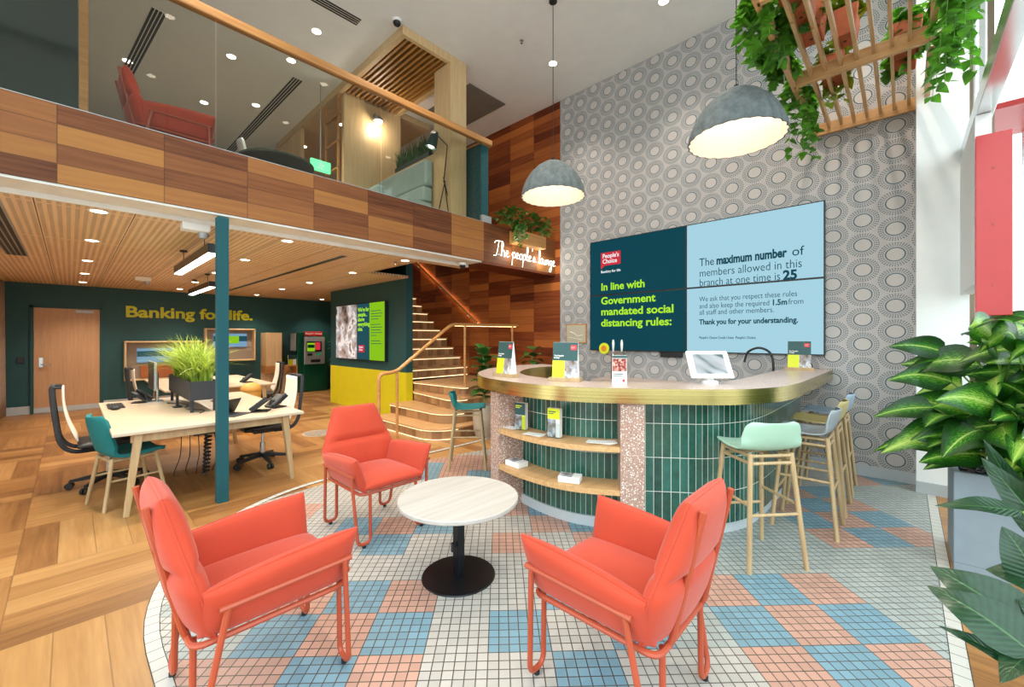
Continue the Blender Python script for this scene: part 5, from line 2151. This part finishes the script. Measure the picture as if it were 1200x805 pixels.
def niche(name, label, x0, x1, z0, z1, scr):
    t = thing(name, label, 'wall niche', ((x0 + x1) / 2, YB, z0))
    w, h = (x1 - x0) / 2, z1 - z0
    fr_ = MB()
    fr_.b2(-w, w, -.20, -.002, h - .035, h).b2(-w, w, -.20, -.002, 0, .035).b2(-w, -w + .035, -.20, -.002, .035, h - .035).b2(w - .035, w, -.20, -.002, .035, h - .035)
    fr_.build('surround', MAT['maple'], t, bevel=.012)
    MB().b2(-w + .035, w - .035, -.02, -.002, .035, h - .035).build('back_panel', plain('taupe_panel', '#8f7f70', .6), t)
    s = MB().b2(scr[0], scr[1], -.05, -.021, scr[2], scr[3]).build('screen', MAT['scr_mid'], t)
    MB().b2(scr[0], scr[1], -.052, -.0502, scr[2] + (scr[3] - scr[2]) * .42, scr[3] - .06).build('screen_picture', MAT['scr_slate'], s)
    return t


n1 = niche('wall_niche', 'timber framed wall niche with a screen, left of the desk plant', .82, 2.22, .56, 1.45, (-.48, .45, .40, .72))
MB().b2(-.42, .62, -.075, -.021, .05, .33).build('drawer_front', plain('rust_panel', '#a35a28', .5), n1)
n2 = niche('wall_niche', 'timber framed wall niche with a screen, under the end of the lettering', 2.28, 3.37, .93, 1.76, (-.35, .38, .36, .70))
MB().b2(-.05, .2, -.054, -.0525, .45, .64).build('screen_picture', MAT['scr_lime'], n2)
ks = thing('kiosk_counter', 'open timber kiosk counter left of the green cash machine', 'counter', (3.90, 12.40, 0))
MB().b2(-.36, .02, -.17, .295, .78, 1.66).build('wing_panel', MAT['maple'], ks)
MB().b2(.02, .42, .20, .295, .83, 1.64).build('back_panel', MAT['tealdark'], ks)
MB().b2(.36, .40, -.13, .2, 1.16, 1.65).build('side_screen', MAT['silver'], ks)
MB().b2(-.36, .42, -.17, .295, .74, .779).build('worktop', MAT['rail'], ks)
MB().b2(.385, .42, -.17, .295, 0, .739).build('side_panel', MAT['rail'], ks)
MB().b2(-.36, .385, .25, .295, 0, .739).build('modesty_panel', MAT['maple'], ks)
MB().b2(-.36, .20, -.14, .25, .60, .739).build('drawer', MAT['rail'], ks)
pp = thing('potted_plant', 'tiny dark pot plant on the kiosk counter', 'plant', (4.02, 12.36, .78))
MB().lathe([(.04, 0), (.055, .08), (.045, .08), (0, .07)], (0, 0, 0), 14).build('pot', MAT['black'], pp, smooth=True)
blades(MB(), 50, -.03, .03, -.03, .03, .07, .10, .20, .12, .016, 5).build('foliage', MAT['grassdark'], pp)
ls = thing('leaflet_stand', 'yellow and grey leaflet stand on the kiosk counter', 'leaflet stand', (4.22, 12.36, .78))
MB().b2(-.10, .10, -.02, .03, 0, .26).build('stand', MAT['whiteplastic'], ls)
MB().b2(-.10, .02, -.0225, -.0205, .0, .15).build('printed_block', MAT['lime'], ls)
MB().b2(-.10, .10, -.0225, -.0205, .151, .26).build('printed_header', MAT['green_print'], ls)

atm = thing('cash_machine', 'green and silver cash machine with a red topper against the back wall', 'cash machine', (4.72, 12.22, 0))
MB().b2(-.40, .42, .02, .46, 0, 1.68).build('cabinet', MAT['darkgreen'], atm, bevel=.006)
MB().b2(-.23, .33, -.02, .019, .78, 1.55).build('fascia', MAT['silver'], atm, bevel=.006)
MB().b2(-.23, .33, -.005, .019, .02, .775).build('lower_door', MAT['darkgreen'], atm, bevel=.004)
MB().cyl((-.17, -.012, .48), (-.17, -.005, .48), .016).build('lock', MAT['steel'], atm)
MB().b2(-.17, .24, -.027, -.0205, 1.13, 1.42).build('display_hood', MAT['black'], atm)
MB().b2(-.16, .05, -.030, -.0275, 1.145, 1.38).build('display', MAT['scr_lime'], atm)
MB().b2(-.15, .04, -.0325, -.0302, 1.24, 1.33).build('display_band', MAT['darkgreen'], atm)
MB().b2(.06, .20, -.030, -.0275, 1.18, 1.40).build('display_panel', MAT['scr_red'], atm)
MB().b2(-.15, -.02, -.034, -.0205, 1.02, 1.08).b2(-.06, .20, -.034, -.0205, .83, .91).build('card_slot', MAT['black'], atm)
MB().b2(.10, .22, -.034, -.0205, 1.03, 1.09).build('keypad', glow('keypad_glow', '#2c8f5a', .6), atm)
tpz = MB().b2(-.22, .27, -.02, .04, 1.58, 1.70).build('topper', MAT['red'], atm, bevel=.006)
text('topper_text', "People's Choice", .055, MAT['whiteplastic'], (-.20, -.0205, 1.625), MY_WALL, tpz, ext=.001, bold=.001, width=.44)

# ------------------------------------------------------------------ wall screen on the teal stair wall
ts = thing('wall_screen', 'landscape screen with photo, teal and lime bands on the teal stair wall', 'screen', (4.255, 8.44, 1.055))
HW, HH = 1.09, 1.195
MB().b2(-.055, .0, -HW, HW, 0, HH).build('bezel', MAT['black'], ts, bevel=.004)


def sp(name, m, a, b, z0, z1, d=0):
    """panel from y=a (left in view) to y=b"""
    return MB().b2(-.0575 - d, -.0552 - d, b - 8.44, a - 8.44, z0 - 1.055, z1 - 1.055).build(name, m, ts)


sp('display_photo', MAT['scr_photo'], 9.515, 8.51, 1.07, 2.235)
sp('display_band', MAT['scr_slate'], 8.509, 7.961, 1.07, 2.235)
sp('display_block', MAT['scr_lime'], 7.960, 7.37, 1.07, 2.235)
sp('display_logo', MAT['scr_red'], 8.43, 8.18, 1.22, 1.37, .001)
text('display_text', "People's\nChoice", .055, MAT['scr_white'], (-.0600, 8.41 - 8.44, 1.31 - 1.055), MX_WALL, ts, ext=.0005, bold=.001)
text('display_text', "We're for\npeople...\nabove\neverything\nelse.", .118, MAT['scr_limetext'], (-.0590, 8.455 - 8.44, 2.075 - 1.055), MX_WALL, ts, ext=.0005, bold=.003, line=.86)
tl = MB()
for k, w_ in enumerate((.40, .46, .42, .30, .0, .38, .45, .40, .44, .22, .0, .36, .42)):
    if w_:
        tl.b2(-.0588, -.0577, 7.90 - 8.44 - w_, 7.90 - 8.44, 2.06 - 1.055 - .055 * k, 2.072 - 1.055 - .055 * k)
tl.build('display_text', MAT['scr_navy'], ts)

# ------------------------------------------------------------------ leaf builders


LEAF_ID = [0]


def leaf(mb, base, d, up, L, Wd, droop=.25, fold=.18, nu=8, tip=1.0, shape=.42):
    LEAF_ID[0] += 1
    base = Vector(base)
    d = Vector(d).normalized()
    up = Vector(up)
    side = d.cross(up)
    if side.length < 1e-4:
        side = d.cross(Vector((1, 0, 0)))
    side.normalize()
    nrm = side.cross(d).normalized()
    vs, uv, fs = [], [], []
    qs = (-1, -.5, 0, .5, 1)
    for i in range(nu + 1):
        t = i / nu
        c = base + d * (L * t) - Vector((0, 0, 1)) * (droop * L * t * t)
        w = Wd * (math.sin(PI * t ** shape) ** .9 if 0 < t < 1 else 0.0) + .0008
        for q in qs:
            vs.append(c + side * (w * q) + nrm * (fold * w * abs(q) - .02 * L * math.sin(9 * t) * abs(q)))
            uv.append((t * .98 + .01 + LEAF_ID[0] % 400, .5 + .5 * q))
    m = len(qs)
    for i in range(nu):
        for k in range(m - 1):
            a = i * m + k
            fs.append((a, a + 1, a + m + 1, a + m))
    mb.add(vs, fs, 0, uv)


def vine(mb, sm, p, rr, n, length, size, out=(0, 0)):
    """trailing stems of small heart leaves spilling down from p"""
    for _ in range(n):
        a = rr.uniform(0, 2 * PI)
        o = Vector((math.cos(a) * .08 + out[0] * rr.uniform(.3, 1), math.sin(a) * .08 + out[1] * rr.uniform(.3, 1), 0))
        L = length * rr.uniform(.35, 1)
        pts = [Vector(p), Vector(p) + o * .7 + Vector((0, 0, .06)), Vector(p) + o * 1.25 + Vector((0, 0, -.10 * L)), Vector(p) + o * 1.4 + Vector((rr.uniform(-.03, .03), rr.uniform(-.03, .03), -L))]
        P = smooth_path(pts, 6)
        sm.tube(P, .0022, 4)
        for q in P[2:]:
            for _k in range(2):
                b = rr.uniform(0, 2 * PI)
                dd = (math.cos(b), math.sin(b), rr.uniform(-.9, .2))
                leaf(mb, q, dd, (rr.uniform(-.4, .4), rr.uniform(-.4, .4), 1), size * rr.uniform(.7, 1.2), size * .46, .2, .15, 5, shape=.5)


# white-potted plant by the back wall, fig on the landing, planter by the neon
bp = thing('potted_plant', 'tall leafy plant in a pale pot in the dark corner by the cash machine', 'plant', (5.20, 11.75, 0))
MB().lathe([(.11, 0), (.15, .12), (.17, .36), (.16, .40), (.14, .38), (0, .36)], (0, 0, 0), 24).build('pot', MAT['stone'], bp, smooth=True)
rr = random.Random(5)
lb_, sb_ = MB(), MB()
for k in range(46):
    a = rr.uniform(0, 2 * PI)
    z = rr.uniform(.55, 1.62)
    q = Vector((math.cos(a) * .09 * rr.random(), math.sin(a) * .09 * rr.random(), z))
    leaf(lb_, q, (math.cos(a), math.sin(a), rr.uniform(-.1, .6)), (0, 0, 1), rr.uniform(.16, .25), .075, .35, .15, 6)
for k in range(4):
    sb_.tube([(.02 * k - .03, .01 * k, .36), (.03 * k - .045, .02 * k - .03, 1.55)], .009, 6)
lb_.build('foliage', plain('pale_edged_leaf', '#8fa06a', .5, vary=.5, scale=10), bp, smooth=True)
sb_.build('stem', MAT['stem'], bp)


def fig(name, label, loc, h, pot_r, pot_h, n, seed, L=.26):
    t = thing(name, label, 'plant', loc)
    MB().lathe([(pot_r * .72, 0), (pot_r * .95, pot_h * .25), (pot_r, pot_h * .7), (pot_r * .9, pot_h), (pot_r * .8, pot_h), (pot_r * .78, pot_h - .03), (0, pot_h - .03)], (0, 0, 0), 28).build('pot', MAT['stone'], t, smooth=True)
    r2 = random.Random(seed)
    a_, b_ = MB(), MB()
    b_.tube(smooth_path([(0, 0, pot_h - .04), (.02, .01, pot_h + .3 * (h - pot_h)), (-.01, .0, h - .12)], 5), .012, 6)
    for k in range(n):
        an = k * 2.4 + r2.uniform(-.3, .3)
        z = pot_h + .08 + (h - pot_h - .1) * (k + .5) / n
        leaf(a_, (0, 0, z), (math.cos(an), math.sin(an), r2.uniform(.1, .9)), (0, 0, 1), L * r2.uniform(.75, 1.15), L * .36, .35, .2, 8, shape=.62)
    a_.build('foliage', MAT['figleaf'], t, smooth=True)
    b_.build('stem', MAT['stem'], t)
    return t


fig('potted_fig', 'broad-leaved fig in a stone pot at the foot of the stair behind the teal stool', (4.36, 4.70, 0), 1.36, .17, .50, 28, 4, .31)
fig('potted_fig', 'fig plant behind the bar in front of the plank wall', (5.30, 4.52, 0), 1.36, .20, .70, 20, 9, .27)

lpb = thing('ledge_planter', 'timber planter box of bushy green plants on the fascia above the neon', 'planter', (4.80, 4.50, 3.02))
MB().b2(0, .72, -.09, .082, 0, .20).build('box', MAT['rail'], lpb, bevel=.004)
rr = random.Random(21)
a_, b_ = MB(), MB()
for xx in (-.30, -.18, -.05, .07, .20, .33, .46, .58, .70, .82):
    for k in range(15):
        an = rr.uniform(0, 2 * PI)
        hh = rr.uniform(.02, .30)
        q = Vector((xx + .10 * rr.uniform(-1, 1), -.05 + .09 * rr.uniform(-1, 1), .24 + hh))
        for _ in range(4):
            b = rr.uniform(0, 2 * PI)
            leaf(a_, q, (math.cos(b), math.sin(b), rr.uniform(-.4, .7)), (0, 0, 1), rr.uniform(.05, .085), .024, .3, .2, 4)
    b_.tube([(min(max(xx, .02), .7), 0, .19), (xx, 0, .42)], .004, 4)
vine(a_, b_, (.02, -.10, .20), rr, 5, .36, .06, (0.0, -.05))
a_.build('foliage', MAT['vinedark'], lpb, smooth=True)
b_.build('stem', MAT['stem'], lpb)

# ------------------------------------------------------------------ timber trellis with terracotta pots
TZ = 3.86
tr = thing('trellis', 'hanging timber slat trellis in the upper right corner', 'trellis', (0, 0, TZ))
for xx in (3.32, 4.66, 5.955):
    MB().b2(xx - .022, xx + .022, -.16, .755, 0, .13).build('cross_beam', MAT['oaky'], tr, bevel=.003)
MB().b2(2.6, 5.93, .735, .775, .0, .13).build('side_rail', MAT['oak'], tr, bevel=.003)
MB().b2(2.6, 5.71, -.18, -.14, .0, .13).build('side_rail', MAT['oak'], tr, bevel=.003)
for k in range(7):
    yy = -.14 + .109 * (k + 1)
    MB().b2(2.6, 5.93, yy - .012, yy + .012, .05, .125).build('slat', MAT['oak'], tr)
for xx in (2.75, 4.66):
    for yy in (-.16, .755):
        MB().cyl((xx, yy, .13), (xx, yy, ZC - TZ - .001), .003, n=6).build('cable', MAT['steel'], tr)


def trellis_pot(x, y, label, n, length, seed, col=None):
    t = thing('terracotta_planter', label, 'planter', (x, y, TZ + .127), 0, 'terracotta pots on the trellis')
    pm = MB()
    pm.add([(-.10, -.075, 0), (.10, -.075, 0), (.10, .075, 0), (-.10, .075, 0), (-.125, -.095, .22), (.125, -.095, .22), (.125, .095, .22), (-.125, .095, .22)],
           [(3, 2, 1, 0), (4, 5, 6, 7), (0, 1, 5, 4), (1, 2, 6, 5), (2, 3, 7, 6), (3, 0, 4, 7)])
    pm.build('pot', MAT['terracotta'], t, bevel=.008)
    MB().cyl((.0, 0, -.0012), (.0, 0, .0), .013, n=12).build('drain_hole', MAT['black'], t)
    MB().b2(-.105, .105, -.08, .08, .2205, .226).build('soil', MAT['soil'], t)
    r2 = random.Random(seed)
    a_, b_ = MB(), MB()
    vine(a_, b_, (0, 0, .23), r2, n, length, .085, (0, 0))
    for k in range(30):
        b = r2.uniform(0, 2 * PI)
        q = Vector((r2.uniform(-.14, .14), r2.uniform(-.12, .12), .25 + r2.uniform(0, .12)))
        leaf(a_, q, (math.cos(b), math.sin(b), r2.uniform(-.3, .7)), (0, 0, 1), .085, .036, .25, .15, 4)
    a_.build('foliage', col or MAT['vine'], t, smooth=True)
    b_.build('stem', MAT['stem'], t)
    return t


limev = plain('lime_vine_leaf', '#93a81f', .45, vary=.4, scale=9)
# (x along the slats, y across them, length of the trailing stems)
for k, (x, y, n, ln, lb, cc) in enumerate((
        (3.55, .60, 7, .25, 'terracotta pot nearest the camera on the left of the trellis', None),
        (3.86, .58, 7, .30, 'terracotta pot second from the camera on the left of the trellis', None),
        (4.20, .56, 7, .22, 'terracotta pot on the left of the trellis, before the middle beam', None),
        (4.42, .36, 6, .12, 'terracotta pot under yellow-green leaves in the middle of the trellis', limev),
        (5.05, .50, 8, .40, 'terracotta pot on the left between the middle and wall beams of the trellis', limev),
        (3.55, .0, 8, .25, 'terracotta pot nearest the camera on the right of the trellis', None),
        (3.95, -.02, 9, .34, 'terracotta pot on the right of the trellis before the middle beam', None),
        (4.95, -.02, 7, .30, 'terracotta pot on the right of the trellis past the middle beam', None),
        (5.22, .0, 7, .28, 'terracotta pot on the right of the trellis nearest the papered wall', None))):
    t = trellis_pot(x, y, lb, n, ln, 40 + k, cc)
rr = random.Random(77)
for (x, y, lb, ln) in ((3.7, .81, 'leafy vine hanging outside the left rail near the camera', .38), (4.3, .82, 'leafy vine hanging outside the left rail of the trellis', .16),
                       (5.2, .80, 'leafy vine hanging past the wall end of the left rail', .62), (3.8, -.26, 'leafy vine spilling over the window side of the trellis near the camera', .45),
                       (4.6, -.27, 'bright leafy vine spilling over the window side of the trellis', .55)):
    t = thing('trailing_vine', lb, 'vine', (x, y, TZ + .13), 0, 'vines over the trellis rails')
    a_, b_ = MB(), MB()
    sgn = 1 if y > .3 else -1
    for q in (-.30, -.15, 0, .15, .30):
        b_.tube(smooth_path([(q, -sgn * .12, .02), (q, -sgn * .05, .03), (q * 1.02, 0, -.01)], 4), .003, 4)
        vine(a_, b_, (q, -sgn * .03, .03), rr, 3, ln, .08, (0, sgn * .04))
    a_.build('foliage', MAT['vine'], t, smooth=True)
    b_.build('stem', MAT['stem'], t)

# ------------------------------------------------------------------ big planter and foreground plant on the window side
gp = thing('planter', 'tall grey planter box of variegated broad leaves beside the white column', 'planter', (3.98, -.235, 0))
PH = .645
m_ = MB()
m_.b2(0, .52, -1.02, 0, 0, .05)
m_.b2(0, .03, -1.02, 0, .05, PH).b2(.49, .52, -1.02, 0, .05, PH).b2(.03, .49, -.03, 0, .05, PH).b2(.03, .49, -1.02, -.99, .05, PH)
m_.build('box', MAT['concrete'], gp, bevel=.004)
MB().b2(.03, .49, -.99, -.03, .05, PH - .055).build('soil', MAT['soil'], gp)
rr = random.Random(12)
mu = MB()
for k in range(260):
    q = (rr.uniform(.05, .47), rr.uniform(-.97, -.05), PH - .05)
    mu.box(q, (rr.uniform(.02, .05), rr.uniform(.012, .02), .012), Matrix.Rotation(rr.uniform(0, PI), 3, 'Z') @ Matrix.Rotation(rr.uniform(-.4, .4), 3, 'X'))
mu.build('bark_mulch', MAT['charcoal'], gp, kind='stuff')
blades(MB(), 70, .12, .22, -.32, -.20, PH - .06, .10, .22, .07, .005, 8).build('grass_tuft', plain('fresh_grass', '#5aa52a', .5, vary=.3), gp)
lf, sm = MB(), MB()
for k in range(165):
    bx, by = rr.uniform(.14, .36), rr.uniform(-.80, -.16)
    a = rr.uniform(0, 2 * PI)
    hh = rr.uniform(.15, .98)
    if k < 55:
        a, hh = rr.uniform(1.7, 4.1), rr.uniform(.05, .45)
    spread = .12 + .16 * (1 - hh) + rr.uniform(0, .12)
    top = Vector((bx + math.cos(a) * spread, by + math.sin(a) * spread * 1.1, PH + hh))
    sm.tube(smooth_path([(bx, by, PH - .06), (bx + math.cos(a) * spread * .35, by + math.sin(a) * spread * .35, PH + hh * .6), top], 4), .006, 5)
    d = (math.cos(a), math.sin(a), rr.uniform(-.05, .75) if hh > .35 else rr.uniform(-.15, .4))
    leaf(lf, top, d, (-.85 + rr.uniform(-.25, .25), .35 + rr.uniform(-.3, .3), .55), rr.uniform(.28, .42), rr.uniform(.085, .125), rr.uniform(.2, .5), .22, 10, shape=.58)
lf.build('foliage', MAT['dief'], gp, smooth=True)
sm.build('stem', MAT['stem'], gp, smooth=True)

fp_ = thing('potted_plant', 'glossy dark broad-leaved plant at the bottom right edge, in front of the grey planter', 'plant', (1.98, -.58, 0))
MB().lathe([(.16, 0), (.20, .1), (.22, .40), (.20, .42), (.185, .40), (0, .38)], (0, 0, 0), 28).build('pot', MAT['concrete'], fp_, smooth=True)
lf, sm = MB(), MB()
bs_ = Vector((0, 0, .38))
O = Vector((1.98, -.58, 0))
# (leaf base, tip) in room coordinates
for (b, t, w, dr) in FG_LEAVES:
    b, t = Vector(b) - O, Vector(t) - O
    sm.tube(smooth_path([bs_ + Vector((random.uniform(-.06, .06), random.uniform(-.06, .06), 0)), (bs_ + b) * .5 + Vector((0, 0, .10)), b], 5), .007, 6)
    dv = t - b
    L = dv.length
    leaf(lf, b, dv + Vector((0, 0, dr * L)), (-.5, .35, .8), L, w * 1.12, dr, .22, 12, shape=.60)
lf.build('foliage', MAT['bigleaf'], fp_, smooth=True)
sm.build('stem', MAT['stem'], fp_, smooth=True)
ftn = thing('floor_vent', 'perforated round floor grille on the wood floor behind the back armchair', 'floor vent', (2.72, 6.80, 0))
MB().cyl((0, 0, 0.0), (0, 0, .006), .24, n=32).build('plate', MAT['stone'], ftn)
hm = MB()
for i in range(-8, 9):
    for j in range(-8, 9):
        if (i * i + j * j) < 62:
            hm.cyl((i * .027, j * .027, .0062), (i * .027, j * .027, .007), .009, n=6)
hm.build('perforations', MAT['black'], ftn)
